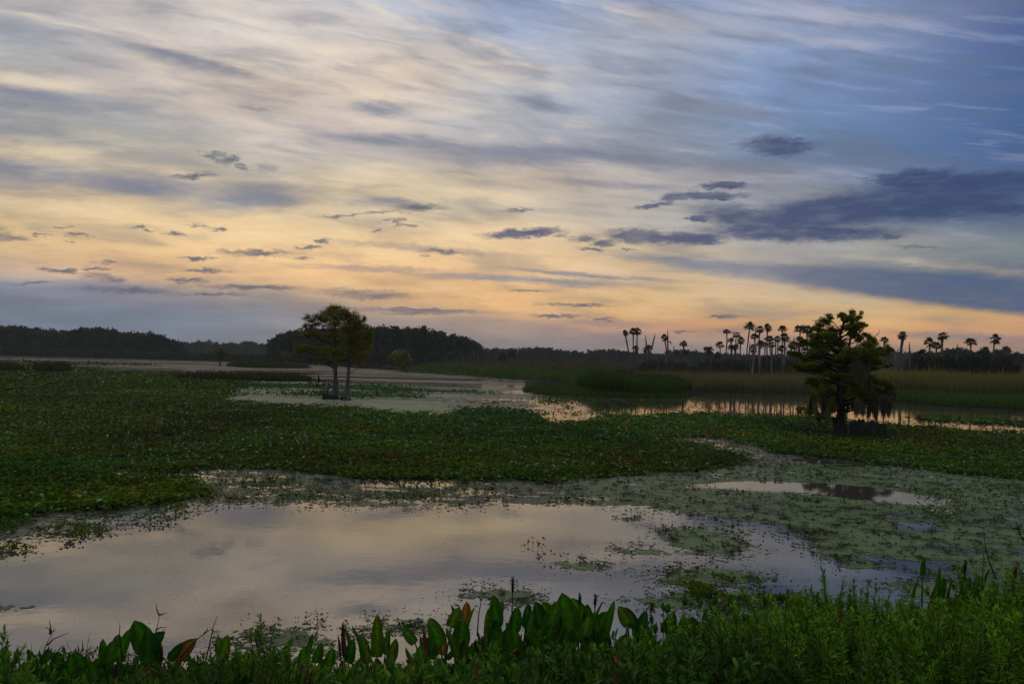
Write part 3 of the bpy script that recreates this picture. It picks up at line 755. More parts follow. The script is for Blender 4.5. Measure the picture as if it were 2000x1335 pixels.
reedbed('reeds', 'far dark green reed belt at the foot of the left woods',
        band([(-300,689),(0,694),(250,699),(500,706),(620,709),(740,713)], [(-300,685),(0,691),(250,696),(500,703),(620,706),(740,709)]), 400000, (1.6, 2.5),
        [(.022,.050,.016),(.030,.055,.016),(.05,.05,.02)], [3, 3, 1], None, 200, 620, wd=.3)
reedbed('reeds', 'narrow reed island on the brown water left of the twin cypresses',
        [(440,714.8),(470,713.6),(520,714),(580,716.6),(608,718.8),(560,719.3),(500,718.4),(458,716.6)], 260000, (.8, 1.3),
        [(.025,.055,.014),(.035,.050,.016)], None, [(.08,.08,.03)], 90, 190, wd=.10, lean=.3, patch=.3, jag=0)
reedbed('reeds', 'olive green reed bank behind the lily mat left of the twin cypresses',
        [(330,738),(400,738),(480,739),(560,740),(615,744),(560,745.5),(480,744),(400,741.5)], 220000, (.45, .85),
        [(.030,.062,.014),(.055,.062,.018)], None, [(.08,.08,.025)], 60, 110, lean=.2, jag=.1)
reedbed('reeds', 'small brown green reed tuft at the far edge of the left mat',
        [(62,722),(100,720),(142,724),(135,727),(70,727)], 320000, (.6, 1.1), [(.035,.055,.014),(.07,.06,.02)], None, None, 60, 120, lean=.2, jag=0)
reedbed('reeds', 'reed tuft at the left border of the view behind the mat',
        [(-150,722),(0,718),(45,721),(50,726),(-150,728)], 220000, (.5, .9), [(.035,.055,.014),(.07,.06,.02)], None, None, 60, 130, lean=.2, jag=0)

# ------------------------------------------------------------------ far woods
def crown_cloud(mb, c, rx, rz, n, cols, size, ry=None, lumps=14):
    """foliage as leaf clumps on and in a lumpy volume; the outline is uneven"""
    ry = ry or rx
    a = RNG.uniform(0, 2 * np.pi, lumps); zz = RNG.uniform(-.75, 1, lumps)
    rr = np.sqrt(np.maximum(0, 1 - zz ** 2)) * RNG.uniform(.5, 1, lumps)
    lc = np.stack([np.cos(a) * rr * rx, np.sin(a) * rr * ry, zz * rz], 1) * .72
    lr = RNG.uniform(.28, .5, lumps)
    k = RNG.integers(0, lumps, n)
    d = norm(RNG.normal(0, 1, (n, 3))) * (RNG.uniform(.35, 1, n) ** .5)[:, None]
    P = np.asarray(c) + lc[k] + d * lr[k][:, None] * np.array([rx, ry, rz * 1.05])
    D = norm(RNG.normal(0, 1, (n, 3)) + np.array([0, 0, -.15])); Wv = norm(np.cross(D, RNG.normal(0, 1, (n, 3))))
    L = RNG.uniform(.6, 1.4, n) * size
    leaf_quads(mb, P, D, Wv, L, L * .8, pick(n, cols, None, .3) * RNG.uniform(.8, 1.2, lumps)[k][:, None])
WOODC = [(.024,.050,.014),(.032,.056,.016),(.018,.038,.016)]
def wood(name, label, profile, D, rows, step, leafn, leafs, pine=False):
    mb = MB(); tb = MB()
    xs0, xs1 = profile[0][0], profile[-1][0]
    px_ = [p[0] for p in profile]; py_ = [p[1] for p in profile]
    for r in range(rows):
        Dr = D + r * step * 2.4 * (D / FPX) * 1.0 + r * 6
        x = xs0 + RNG.uniform(0, step)
        while x < xs1:
            yt = np.interp(x, px_, py_) + RNG.normal(0, 1.3) + r * .3
            topz = at(x, yt, Dr)[2]; gx = at(x, yt, Dr)[0]
            H = max(topz, 2.0) * (1 if r == 0 else RNG.uniform(.93, 1.04))
            cw = step * 1.15 * Dr / FPX * RNG.uniform(.8, 1.3)
            tube(tb, [(gx, Dr, 0), (gx + RNG.normal(0, .2), Dr, H * .5), (gx, Dr, H * .85)], [.22, .17, .08], 5, (.09, .08, .065))
            tone = np.array(WOODC) * RNG.uniform(.45, 1.9) * np.array([RNG.uniform(.85, 1.25), 1, RNG.uniform(.8, 1.3)])
            crown_cloud(mb, (gx, Dr, H * .66), cw, H * .40, int(leafn * 1.0), tone, leafs, lumps=16)
            if not pine:
                crown_cloud(mb, (gx + RNG.normal(0, 1), Dr - 1.0, H * .28), cw * 1.1, H * .30, int(leafn * .7), tone, leafs, lumps=12)
            x += step * RNG.uniform(.6, 1.3)
    if 'rounded' in label:
        for xx_ in (893, 900, 906, 911, 919, 925, 932):
            b_ = at(xx_, 700, D - 4); h_ = RNG.uniform(3.5, 6)
            tube(tb, [(b_[0], D - 4, 0), (b_[0] + RNG.normal(0, .3), D - 4, h_ * .6), (b_[0] + RNG.normal(0, .2), D - 4, h_)], [.2, .15, .08], 5, (.12, .12, .11))
    o = mb.build(name, MAT_FAR); tag(o, label, 'woods', kind='stuff')
    t_ = tb.build('trunks', MAT_BARKFAR, parent=o)
    t_['kind'] = 'stuff'
wood('woods', 'long dark wood lining the left horizon', [(-260,632),(0,640),(20,638),(60,645),(140,650),(165,644),(210,644),(240,652),(300,655),(330,665),(350,672)], 330, 3, 13, 900, .95)
wood('woods', 'lower hazy wood in the gap between the two dark woods', [(330,672),(380,671),(400,668),(420,674),(450,672),(475,672),(490,668),(520,675),(560,678)], 560, 2, 11, 420, 1.5)
wood('woods', 'high rounded dark wood behind the twin cypresses', [(536,668),(545,656),(570,650),(600,646),(680,645),(720,643),(745,642),(800,648),(825,644),(845,650),(860,656),(900,662),(925,668),(936,682)], 270, 3, 13, 1000, .85)
wood('woods', 'low distant wood across the centre horizon', [(930,683),(990,685),(1040,682),(1060,680),(1090,686),(1140,690),(1180,684),(1240,690),(1290,694),(1320,684),(1350,688),(1420,694),(1560,696),(1700,690),(1850,692)], 430, 2, 12, 520, 1.2)
wood('woods', 'dark wood edge behind the right hand palms', [(1780,700),(1850,688),(1900,690),(1960,694),(2000,698),(2300,706)], 240, 2, 13, 800, .8)

def far_tree(name, label, px, ytop, ybase, D, rpx, cols, group=None, flat=False, n=700, size=.35, trunkw=.18, cat='tree', base_z=0.0):
    tp = at(px, ytop, D); H = tp[2]; k = D / FPX
    root = empty(name, (tp[0], D, base_z)); tag(root, label, cat, group)
    tb = MB(); tube(tb, [(0, 0, -.1), (RNG.normal(0, .1), 0, H * .4), (RNG.normal(0, .15), 0, H * .8)], [trunkw * 1.5, trunkw, trunkw * .4], 6, (.10, .09, .075))
    for _ in range(4):
        a = RNG.uniform(0, 6.28); z0 = H * RNG.uniform(.45, .7)
        tube(tb, [(0, 0, z0), (math.cos(a) * rpx * k * .6, math.sin(a) * rpx * k * .6, z0 + H * .15)], [trunkw * .5, trunkw * .15], 4, (.09, .08, .065))
    tb.build('trunk', MAT_BARKFAR, parent=root)
    cb = MB(); hh = (H - ybase_h(px, ybase, D)) / 2
    zc = H - hh
    crown_cloud(cb, (0, 0, zc), rpx * k * .95, hh * .95, n, cols, size, lumps=18 if not flat else 10)
    cb.build('crown', MAT_FAR, parent=root)
    return root
def ybase_h(px, y, D): return at(px, y, D)[2]
OLIVE = [(.12,.12,.025),(.09,.10,.022),(.14,.11,.025)]
far_tree('cypress_tree', 'small hazy cypress standing alone in the brown water at the left', 431, 679, 704, 165, 21, OLIVE, n=650, size=.33)
far_tree('cypress_tree', 'faint small tree behind the right end of the reed island', 560, 684, 704, 190, 13, OLIVE, n=350, size=.33)
bush = far_tree('round_bush', 'rounded olive bush tree on the shore right of the twin cypresses', 785, 683, 719, 150, 26, [(.17,.21,.025),(.20,.21,.03),(.13,.17,.025)], n=2600, size=.33, cat='bush')
for i, (px, ytop, yb, D, r) in enumerate([(1000,678,704,260,9),(982,688,710,260,9),(1322,683,700,330,9),(1500,696,716,170,14)]):
    far_tree('broadleaf_tree', ['taller dark tree rising from the low wood at the picture centre', 'lower dark tree just left of the taller centre tree',
             'round pale treetop behind the gap right of the leaning snag', 'squat dark tree at the foot of the palm grove'][i], px, ytop, yb, D, r, WOODC, n=600, size=.4)
PINES = [(1786,688,8),(1851,680,9),(1872,676,11),(1888,680,9),(1912,685,9),(1924,678,10),(1950,681,10),(1964,676,12),(1985,686,10),(1998,690,10),(1830,692,9)]
PL = ['short pine just left of the domed palm','small pine right of the tall thick palm','wide pine crown right of the tall thick palm','pine beside the broken stub',
      'low pine under the domed far right palm','round pine between the two far right palms','pine touching the leaning far right palm','widest darkest pine near the right border',
      'sloping pine at the right border','last pine cut by the right border','low pine behind the dense thicket']
for (px, yt, r), lb in zip(PINES, PL):
    far_tree('pine_tree', lb, px, yt, yt + 16, 235, r, [(.028,.045,.024),(.035,.05,.026)], group='pines behind the right thicket', n=420, size=.42)

def thicket(name, label, prof, D, rows, step, cols, leafn=260, size=.28):
    mb = MB(); px_ = [p[0] for p in prof]; py_ = [p[1] for p in prof]
    for r in range(rows):
        Dr = D + r * 4.0; x = prof[0][0]
        while x < prof[-1][0]:
            yt = np.interp(x, px_, py_) + RNG.normal(0, 2.2)
            tp = at(x, yt, Dr); H = max(tp[2], 1.0); k = Dr / FPX
            crown_cloud(mb, (tp[0], Dr + RNG.normal(0, 1), H * .52), step * k * 1.1, H * .50, int(leafn), cols, size, lumps=10)
            x += step * RNG.uniform(.6, 1.2)
    tag(mb.build(name, MAT_FAR), label, 'thicket', kind='stuff')
thicket('thicket', 'dense near black shrub thicket below the right hand palms', [(1776,714),(1790,703),(1815,698),(1850,696),(1880,700),(1915,695),(1940,698),(1968,699),(1984,714)], 118, 3, 11, [(.016,.028,.012),(.024,.028,.012),(.016,.036,.020)], 420)
thicket('thicket', 'brown green shrub layer at the foot of the palm grove', [(1345,714),(1380,704),(1420,700),(1470,700),(1520,698),(1580,700),(1640,708),(1720,712)], 150, 2, 11, [(.035,.045,.018),(.05,.045,.022),(.03,.055,.02)], 220)
thicket('thicket', 'low reddish shrubs around the leaning snags', [(1240,716),(1265,706),(1290,700),(1320,706),(1350,712)], 150, 2, 9, [(.045,.042,.018),(.035,.042,.016)], 160)
thicket('thicket', 'dark round shrubs on the grass right of centre', [(1205,726),(1222,724),(1236,728)], 110, 1, 10, [(.022,.045,.016)], 200, .2)

# ------------------------------------------------------------------ palms and snags
def palm_crown_mesh(seed, skirt):
    rs = np.random.default_rng(seed); mb = MB()
    nf = 34
    for i in range(nf):
        a = rs.uniform(0, 2 * np.pi); e = rs.uniform(-.9 if skirt else -.45, 1.45)
        L = rs.uniform(.42, .6) if e > -.2 else rs.uniform(.35, .5)
        d = np.array([math.cos(a) * math.cos(e), math.sin(a) * math.cos(e), math.sin(e)])
        s = np.array([-math.sin(a), math.cos(a), 0]); u = np.cross(s, d) * -1
        hub = d * L
        brown = e < -.5
        c = np.array((.10, .07, .035) if brown else ((.040, .065, .018) if rs.random() < .7 else (.065, .075, .02))) * rs.uniform(.7, 1.2)
        w = .018
        mb.add([(0, 0, 0), s * w, hub + s * w, hub], q=[(0, 1, 2, 3)], c=c * .8)
        nl = 9
        for j in range(nl):
            f = (j - (nl - 1) / 2) / ((nl - 1) / 2) * 1.75
            dd = d * math.cos(f) + s * math.sin(f)
            LL = .50 * rs.uniform(.85, 1.1) * (1 - .18 * abs(f))
            mid = hub + dd * LL * .6 + np.array([0, 0, -.03])
            tip = hub + dd * LL + np.array([0, 0, -.20 * rs.uniform(.5, 1.4)])
            sv = norm(np.cross(dd, u)) * .052
            mb.add([hub, mid + sv * 1.5, tip, mid - sv * 1.5], q=[(0, 1, 2, 3)], c=c)
    me = mb.mesh('crown'); me.materials.append(MAT_LEAF)
    return me
CROWNS = [palm_crown_mesh(s, s % 2 == 0) for s in range(6)]
PTRUNK = (.13, .115, .10)
# x, y of the crown, radius, points of the trunk below it, distance, label
PALMS = [
 (1221,650,6.5,[(1224,668),(1228,688),(1231,712)],150,'slender palm leaning left at the left end of the palms'),
 (1237,647,8,[(1237,680),(1238,722)],150,'palm with a round crown touching its taller twin'),
 (1245,646,8.5,[(1244,662),(1245,722)],152,'palm with the right hand crown of the touching pair'),
 (1241,679,6,[(1243,700),(1243,722)],149,'small palm low between the trunks of the touching pair'),
 (1260,681,6,[(1260,700),(1259,716)],158,'low palm behind the foot of the straight snag'),
 (1267,679,7.5,[(1266,695),(1266,716)],154,'low palm between the straight snag and the leaning snag'),
 (1298,659,7,[(1301,680),(1303,716)],150,'leaning palm whose crown meets the sharp snag'),
 (1335,671,8,[(1335,690),(1335,714)],158,'lone palm with a flat top right of the short snag'),
 (1337,686,6,[(1338,700),(1338,714)],163,'small palm just below the lone flat topped palm'),
 (1381,682,7,[(1380,700),(1379,716)],170,'left one of the two low palms at the left of the grove'),
 (1388,683,7.5,[(1389,700),(1390,716)],166,'right one of the two low palms at the left of the grove'),
 (1406,674,9,[(1407,690),(1408,716)],160,'low palm with a heavy globe crown at the left of the grove'),
 (1403,693,7,[(1404,705),(1404,718)],158,'dwarf palm at the foot of the globe crowned palm'),
 (1419,647,7,[(1420,665),(1418,690),(1418,716)],150,'tall slim palm left of the crowded grove'),
 (1438,653,7,[(1437,670),(1434,700),(1433,718)],154,'palm with a ragged crown right of the slim tall palm'),
 (1428,664,7,[(1428,685),(1428,718)],158,'mid height palm between the slim palm and the ragged palm'),
 (1447,664,7,[(1446,685),(1446,718)],150,'thin palm with a drooping crown left of the tallest palm'),
 (1429,679,8,[(1429,700),(1429,718)],148,'shaggy low palm under the ragged palm'),
 (1437,678,7,[(1437,700),(1437,718)],151,'shaggy low palm pressed against its left neighbour'),
 (1464,637,10.5,[(1463,652),(1459,680),(1456,718)],145,'tallest palm of the grove, its trunk leaning right'),
 (1484,642,9,[(1483,660),(1481,720)],148,'palm with a long narrow crown right of the tallest palm'),
 (1474,657,7.5,[(1475,680),(1473,700),(1467,729)],128,'palm with a pale grey trunk bowed at the foot'),
 (1472,679,8,[(1471,700),(1470,720)],150,'low palm behind the pale bowed trunk'),
 (1484,673,9,[(1484,700),(1484,720)],145,'low shaggy palm right of the pale bowed trunk'),
 (1499,640,8.5,[(1498,660),(1498,720)],150,'tall palm alone against the sky in the middle of the grove'),
 (1502,661,8.5,[(1505,690),(1509,725)],135,'palm with a broad crown under the middle tall palm'),
 (1508,672,7,[(1508,700),(1508,720)],150,'low palm crowded right of the broad crowned palm'),
 (1494,672,7,[(1494,700),(1494,720)],156,'low palm crowded left of the broad crowned palm'),
 (1519,661,7,[(1519,690),(1519,720)],156,'mid height palm left of the split crowned palm'),
 (1528,643,9,[(1528,665),(1528,720)],148,'tall palm with a bare spike through its split crown'),
 (1532,659,9,[(1532,690),(1531,726)],132,'full crowned palm beneath the spiked palm'),
 (1527,680,8,[(1527,700),(1527,720)],146,'low dark palm at the foot of the spiked palm'),
 (1546,674,6,[(1546,700),(1546,720)],158,'thin low palm left of the big mossy cypress'),
 (1563,643,10,[(1562,665),(1562,718)],146,'left palm of the pair beside the mossy cypress'),
 (1575,642,10,[(1577,665),(1578,718)],148,'right palm of the pair beside the mossy cypress'),
 (1583,652,7,[(1584,670),(1584,718)],154,'smaller palm tucked right of the pair by the mossy cypress'),
 (1597,639,9,[(1597,660),(1597,718)],146,'palm whose crown shows over the left shoulder of the mossy cypress'),
 (1560,674,7,[(1560,700),(1560,720)],160,'low palm showing between the cypress branches'),
 (1572,678,7,[(1572,700),(1572,720)],158,'low palm half hidden behind the left cypress branches'),
 (1727,664,8,[(1727,690),(1727,722)],146,'palm standing just right of the mossy cypress'),
 (1763,654,9,[(1760,680),(1754,730)],118,'tall thick palm leaning right between cypress and snag'),
 (1801,691,9,[(1801,705),(1801,722)],130,'low palm with a domed crown right of the thick snag'),
 (1816,669,10,[(1815,690),(1814,722)],130,'left palm of the near touching pair at the right'),
 (1829,675,9,[(1828,700),(1828,722)],134,'right lower palm of the near touching pair at the right'),
 (1840,655,9,[(1840,680),(1840,722)],132,'tall thick straight palm above the right thicket'),
 (1896,668,10,[(1896,690),(1896,722)],136,'palm with a domed crown in front of the pines'),
 (1943,661,10,[(1941,680),(1941,722)],136,'palm with a tilted crown nearest the right border'),
 (1919,690,9,[(1918,705),(1918,722)],128,'short palm in front of the pines between the domed and the tilted palm'),
 (1817,706,10,[(1817,715),(1817,724)],116,'stemless looking palm at the left of the dark thicket'),
 (422,670,4.5,[(422,690),(422,700)],300,'tiny lone palm above the low wood at the left'),
]
for i, (cx, cy, r, tp, D, lb) in enumerate(PALMS):
    cpt = at(cx, cy, D); k = D / FPX
    pts = [at(x, y, D) for x, y in [(cx, cy + 1)] + tp][::-1]
    pts[0][2] = min(pts[0][2], 0); base = np.array([pts[0][0], D, 0.0])
    if pts[0][2] > -.01: pts[0] = np.array([pts[0][0], D, -.1])
    root = empty('palm_tree', base); tag(root, lb, 'palm', 'palms of the grove on the far shore' if i < len(PALMS) - 1 else None)
    tb = MB(); rad = (.18 if 'thick' in lb else .125) * RNG.uniform(.85, 1.15)
    pp = [np.array(p) - base for p in pts]
    fine = []
    for a, b in zip(pp[:-1], pp[1:]):
        for s in (0, .5): fine.append(a + (b - a) * s)
    fine.append(pp[-1])
    n = len(fine); rr = [rad * (1.25 if j == 0 else 1) * (1 + .1 * math.sin(j * 2.1)) for j in range(n)]; rr[-1] *= 1.35
    for j in range(n): fine[j] = fine[j] + np.array([0, RNG.normal(0, .05), 0])
    tube(tb, fine, rr, 7, np.array(PTRUNK) * (1.6 if 'pale' in lb else RNG.uniform(.7, 1.1)))
    tb.build('trunk', MAT_BARKFAR, parent=root, smooth_=True)
    co = bpy.data.objects.new('crown', CROWNS[i % 6]); C.objects.link(co); co.parent = root
    co.location = fine[-1]; s = r * k * 1.32
    co.scale = (s * RNG.uniform(.85, 1.15), s * RNG.uniform(.85, 1.15), s * RNG.uniform(.78, 1.08)); co.rotation_euler = (RNG.normal(0, .12), RNG.normal(0, .12), RNG.uniform(0, 6.28))
SNAGS = [
 ([(1259,716),(1262,680),(1261,654)],150,.17,'straight bare snag left of the leaning snag'),
 ([(1262,716),(1268,694),(1275,674),(1279,652)],150,.18,'bare snag curving to the right, second from the straight one'),
 ([(1303,718),(1304,680),(1304,643)],150,.17,'tall sharp bare snag with a hanging frond stub'),
 ([(1317,716),(1317,690),(1316,675)],152,.17,'short bare snag right of the sharp snag'),
 ([(1245,722),(1245,690),(1244,660)],148,.20,'thick dead trunk against the touching pair of palms'),
 ([(1470,722),(1474,680),(1476,633)],147,.15,'thin dead trunk rising beside the tallest palm'),
 ([(1468,718),(1463,690),(1465,668)],143,.14,'short dead trunk just right of the tallest palm'),
 ([(1515,720),(1515,690),(1515,656)],150,.13,'dark dead trunk in the middle of the grove'),
 ([(1551,718),(1551,690),(1551,656)],150,.13,'dead stub left of the pair beside the mossy cypress'),
 ([(1777,730),(1777,700),(1776,668)],118,.16,'stout bare snag right of the tall thick leaning palm'),
 ([(1745,728),(1747,706),(1749,692)],122,.14,'pale short dead trunk right of the mossy cypress'),
 ([(1870,722),(1870,690),(1870,670)],140,.14,'short broken stub in front of the wide pine'),
]
for pts, D, rad, lb in SNAGS:
    P = [at(x, y, D) for x, y in pts]; base = np.array([P[0][0], D, 0.]); P[0][2] = -.1
    tb = MB(); n = len(P)
    fine = []
    for a, b in zip(P[:-1], P[1:]):
        for s in (0, .33, .66): fine.append(np.array(a) + (np.array(b) - a) * s + np.array([RNG.normal(0, .03), 0, 0]))
    fine.append(np.array(P[-1]))
    rr = np.linspace(rad, rad * .75, len(fine)); rr[-1] = rad * .25; rr[-2] = rad * .6
    tube(tb, fine, rr, 7, np.array(PTRUNK) * (1.2 if 'pale' in lb else .75))
    if 'frond' in lb:
        t0 = fine[-3]; tube(tb, [t0, t0 + np.array([.45, 0, .1]), t0 + np.array([.8, 0, -.45])], [.06, .16, .03], 5, (.05, .045, .03))
    o = tb.build('palm_snag', MAT_BARKFAR, origin=tuple(base), smooth_=True)
    tag(o, lb, 'snag', 'bare dead palm trunks')

# ------------------------------------------------------------------ cypresses in the water
def spray(mb, c, rx, rz, ry, n, cols, L0):
    """feathery layered cypress sprays: flat twigs that droop at the tip"""
    lumps = max(2, int(n / 90))
    a = RNG.uniform(0, 6.28, lumps); rr = np.sqrt(RNG.uniform(0, 1, lumps))
    lc = np.stack([np.cos(a) * rr * rx * .85, np.sin(a) * rr * ry * .85, RNG.uniform(-.9, .9, lumps) * rz], 1)
    k = RNG.integers(0, lumps, n)
    off = RNG.normal(0, .36, (n, 3)) * np.array([rx, ry, rz * 1.25])
    P = np.asarray(c) + lc[k] * .95 + off * .85
    b = RNG.uniform(0, 6.28, n)
    D = norm(np.stack([np.cos(b), np.sin(b), RNG.uniform(-.9, .45, n)], 1))
    Wv = norm(np.stack([-np.sin(b), np.cos(b), RNG.uniform(-.5, .5, n)], 1))
    L = L0 * RNG.uniform(.5, 1.5, n)
    leaf_quads(mb, P, D, Wv, L, L * .5, pick(n, cols, None, .25) * RNG.uniform(.75, 1.25, lumps)[k][:, None])
def cypress(name, label, D, trunk, rads, puffs, cols, basepx, dens=1.0, L0=.10, group=None, tcol=(.10, .11, .10), depth=1.0, flute=.08, limbw=.03):
    bx = at(basepx[0], basepx[1], D); base = np.array([bx[0], D, 0.0]); k = D / FPX
    root = empty(name, base); tag(root, label, 'tree', group)
    tb = MB(); tp = [np.array(at(x, y, D)) - base for x, y in trunk]; tp[0][2] = -.06
    fine, fr = [], []
    for a, b, ra, rb in zip(tp[:-1], tp[1:], rads[:-1], rads[1:]):
        for s in (0, .34, .67): fine.append(a + (b - a) * s); fr.append(ra + (rb - ra) * s)
    fine.append(tp[-1]); fr.append(rads[-1])
    fine = [f + np.array([RNG.normal(0, .008), RNG.normal(0, .01), 0]) for f in fine]
    tube(tb, fine, fr, 14, tcol, flute)
    tb.build('trunk', MAT_BARK, parent=root, smooth_=True)
    lb_ = MB(); cb = MB()
    fz = np.array([f[2] for f in fine]); fx = np.array([f[0] for f in fine]); fy = np.array([f[1] for f in fine])
    for (x, y, rx, rz) in puffs:
        p = np.array(at(x, y, D)) - base
        dy = RNG.uniform(-1, 1) * depth * max(.15, 1 - abs(p[0]) / 2.2)
        p = p + np.array([p[0] * dy / D, dy, (p[2] - CAM_H) * dy / D])
        zs = min(max(p[2] - RNG.uniform(.1, .55) - abs(p[0]) * .18, fz[0] + .5), fz[-1])
        s = np.array([np.interp(zs, fz, fx), np.interp(zs, fz, fy), zs])
        e = p + np.array([0, 0, -rz * k * .3]); mid = (s + e) / 2 + np.array([0, 0, RNG.uniform(-.03, .12)]) + RNG.normal(0, .05, 3)
        ln = np.linalg.norm(e - s)
        tube(lb_, [s, (s + mid) / 2 + RNG.normal(0, .02, 3), mid, (mid + e) / 2 + RNG.normal(0, .03, 3), e], np.array([1, .8, .6, .4, .2]) * (limbw * .5 + limbw * .35 * ln), 5, np.array(tcol) * .7)
        for _ in range(4):
            tt = RNG.uniform(.45, 1); q0 = s + (e - s) * tt; q1 = q0 + RNG.normal(0, 1, 3) * np.array([rx, rx, rz]) * k * .6
            tube(lb_, [q0, (q0 + q1) / 2 + np.array([0, 0, .03]), q1], [.012, .009, .004], 4, np.array(tcol) * .6)
        if RNG.random() < .8: spray(cb, p + RNG.normal(0, 1, 3) * np.array([rx, rx, rz * 1.5]) * k * .55, rx * k * .6, rz * k, rx * k * .6, int(rx * rz * 1.6 * dens) + 15, cols, L0 * .9)
        area = rx * rz
        spray(cb, p, rx * k, rz * k, max(rx * k * .9, .2), int(area * 6.0 * dens) + 30, cols, L0)
    lb_.build('limbs', MAT_BARK, parent=root)
    cb.build('crown', MAT_LEAF, parent=root)
    return root, base
CYG = [(0.210,0.232,0.014),(0.265,0.243,0.015),(0.155,0.199,0.014),(0.332,0.232,0.015)]
TW = [(598,619,8,4),(606,626,10,5),(601,636,9,4),(614,634,12,5),(624,621,12,7),(634,627,10,6),(640,609,13,8),(652,603,12,7),(664,606,14,8),(674,612,15,9),(655,618,22,10),(648,632,14,5),(668,628,18,9),
      (689,617,13,9),(701,625,10,9),(711,620,3.5,8),(706,634,12,7),(718,637,4,3),(690,638,16,9),(675,642,16,7),(612,652,18,5),(600,657,10,3),(628,655,14,5),(652,654,17,5),
      (700,656,22,9),(715,652,8,7),(683,664,20,9),(655,667,20,6),(590,681,14,6),(579,681,6,5),(587,690,6,3),(607,679,12,4),(634,683,14,6),(642,692,16,6),(665,688,18,9),
      (700,678,20,9),(718,668,7,12),(722,655,5,8),(708,694,14,7),(652,701,18,5),(630,700,9,4),(646,712,7,3),(698,706,13,4),(714,712,9,3),(690,694,14,7),(672,702,10,5),(640,708,5,3)]
LT = [p for p in TW if p[0] < 662]; RTT = [p for p in TW if p[0] >= 662]
Dt = dist_of(655, 779)
cypress('cypress_tree', 'left one of the twin cypresses, its pale trunk beside the dead shrub', Dt, [(652,779),(654,770),(655,740),(655,700),(654,640),(651,606)],
        [.30,.145,.115,.085,.06,.02], LT, CYG, (652, 779), 1.2, .10, 'twin cypresses standing in the pond', (.085,.105,.10))
cypress('cypress_tree', 'right one of the twin cypresses, with the thinner leaning trunk', Dt - .6, [(677,781),(677,768),(680,735),(682,700),(683,650),(684,618)],
        [.28,.15,.09,.06,.05,.02], RTT, CYG, (677, 781), 1.2, .10, 'twin cypresses standing in the pond', (.085,.105,.10))
def knees(name, label, px0, px1, pb, D, n, h0, h1, colr_, r0=.07):
    mb = MB(); c0 = at((px0 + px1) / 2, pb, D); base = np.array([c0[0], D, 0.])
    for i in range(n):
        x = at(px0 + (px1 - px0) * (i + .5) / n + RNG.normal(0, 1), pb, D)[0]; h = RNG.uniform(h0, h1); y = D + RNG.uniform(-.3, .3); r = r0 * RNG.uniform(.7, 1.4)
        tube(mb, [(x, y, -.1), (x + RNG.normal(0, .02), y, h * .5), (x + RNG.normal(0, .03), y, h * .85), (x + RNG.normal(0, .04), y, h)], [r * 1.3, r, r * .6, r * .15], 7, np.array(colr_) * RNG.uniform(.7, 1.3), .15)
    o = mb.build(name, MAT_BARK, origin=tuple(base), smooth_=True); tag(o, label, 'cypress knees'); return o
knees('cypress_knees', 'dark cypress knees heaped at the foot of the left twin trunk', 632, 662, 779, Dt - .1, 16, .08, .28, (.035,.032,.024), .09)
knees('cypress_knees', 'short pointed knees at the foot of the right twin trunk', 664, 684, 781, Dt - .75, 9, .06, .22, (.035,.032,.028), .06)
# dead shrub with bare twigs
def dead_shrub(label, basepx, twigs, D, rad=.035, name='dead_shrub', colr_=(.05,.042,.032), th=1.0, base_z=-.05, cat='dead shrub', moss=None):
    b0 = at(basepx[0], basepx[1], D); base = np.array([b0[0], D, 0.0]); mb = MB()
    for t_ in twigs:
        P = [np.array(at(x, y, D)) + np.array([0, RNG.normal(0, .03) * th, 0]) for x, y in t_]
        rr = np.linspace(rad, rad * .25, len(P)) if len(t_) > 2 else [rad * .5, rad * .2]
        tube(mb, P, rr, 5, colr_)
    o = mb.build(name, MAT_BARK, origin=tuple(base)); tag(o, label, cat); return o
dead_shrub('bare dead shrub with crooked twigs left of the twin trunks', (635, 779),
    [[(635,780),(633,765),(622,755),(612,750),(604,744)],[(604,744),(598,743),(592,744)],[(604,744),(600,738),(606,737)],[(635,778),(634,760),(630,750),(631,742)],[(631,750),(628,744),(626,741)],
     [(636,778),(638,762),(642,752),(648,745)],[(642,752),(641,745),(643,738)],[(635,772),(628,766),(620,762)],[(632,752),(636,746),(634,740)],[(638,764),(646,756),(650,748)],
     [(631,780),(632,770),(634,762)],[(637,780),(638,770),(636,762)],[(640,779),(640,768),(641,760)],[(622,755),(616,745),(615,732)],[(622,755),(623,742),(621,727)],[(616,745),(612,738),(613,730)]], Dt - .8, .042)
mb = MB(); x0 = at(622, 741, Dt - .8); tube(mb, [np.array(x0) + np.array([0, 0, .26]), np.array(x0) + np.array([.01, 0, .1]), np.array(x0) + np.array([.02, 0, -.1]), np.array(x0) + np.array([.01, 0, -.28])], [.015, .06, .075, .01], 7, (.03,.032,.026))
tag(mb.build('moss_tuft', MAT_MOSS, origin=tuple(x0)), 'dark hanging moss tuft on the dead shrub left of the twin trunks', 'moss')

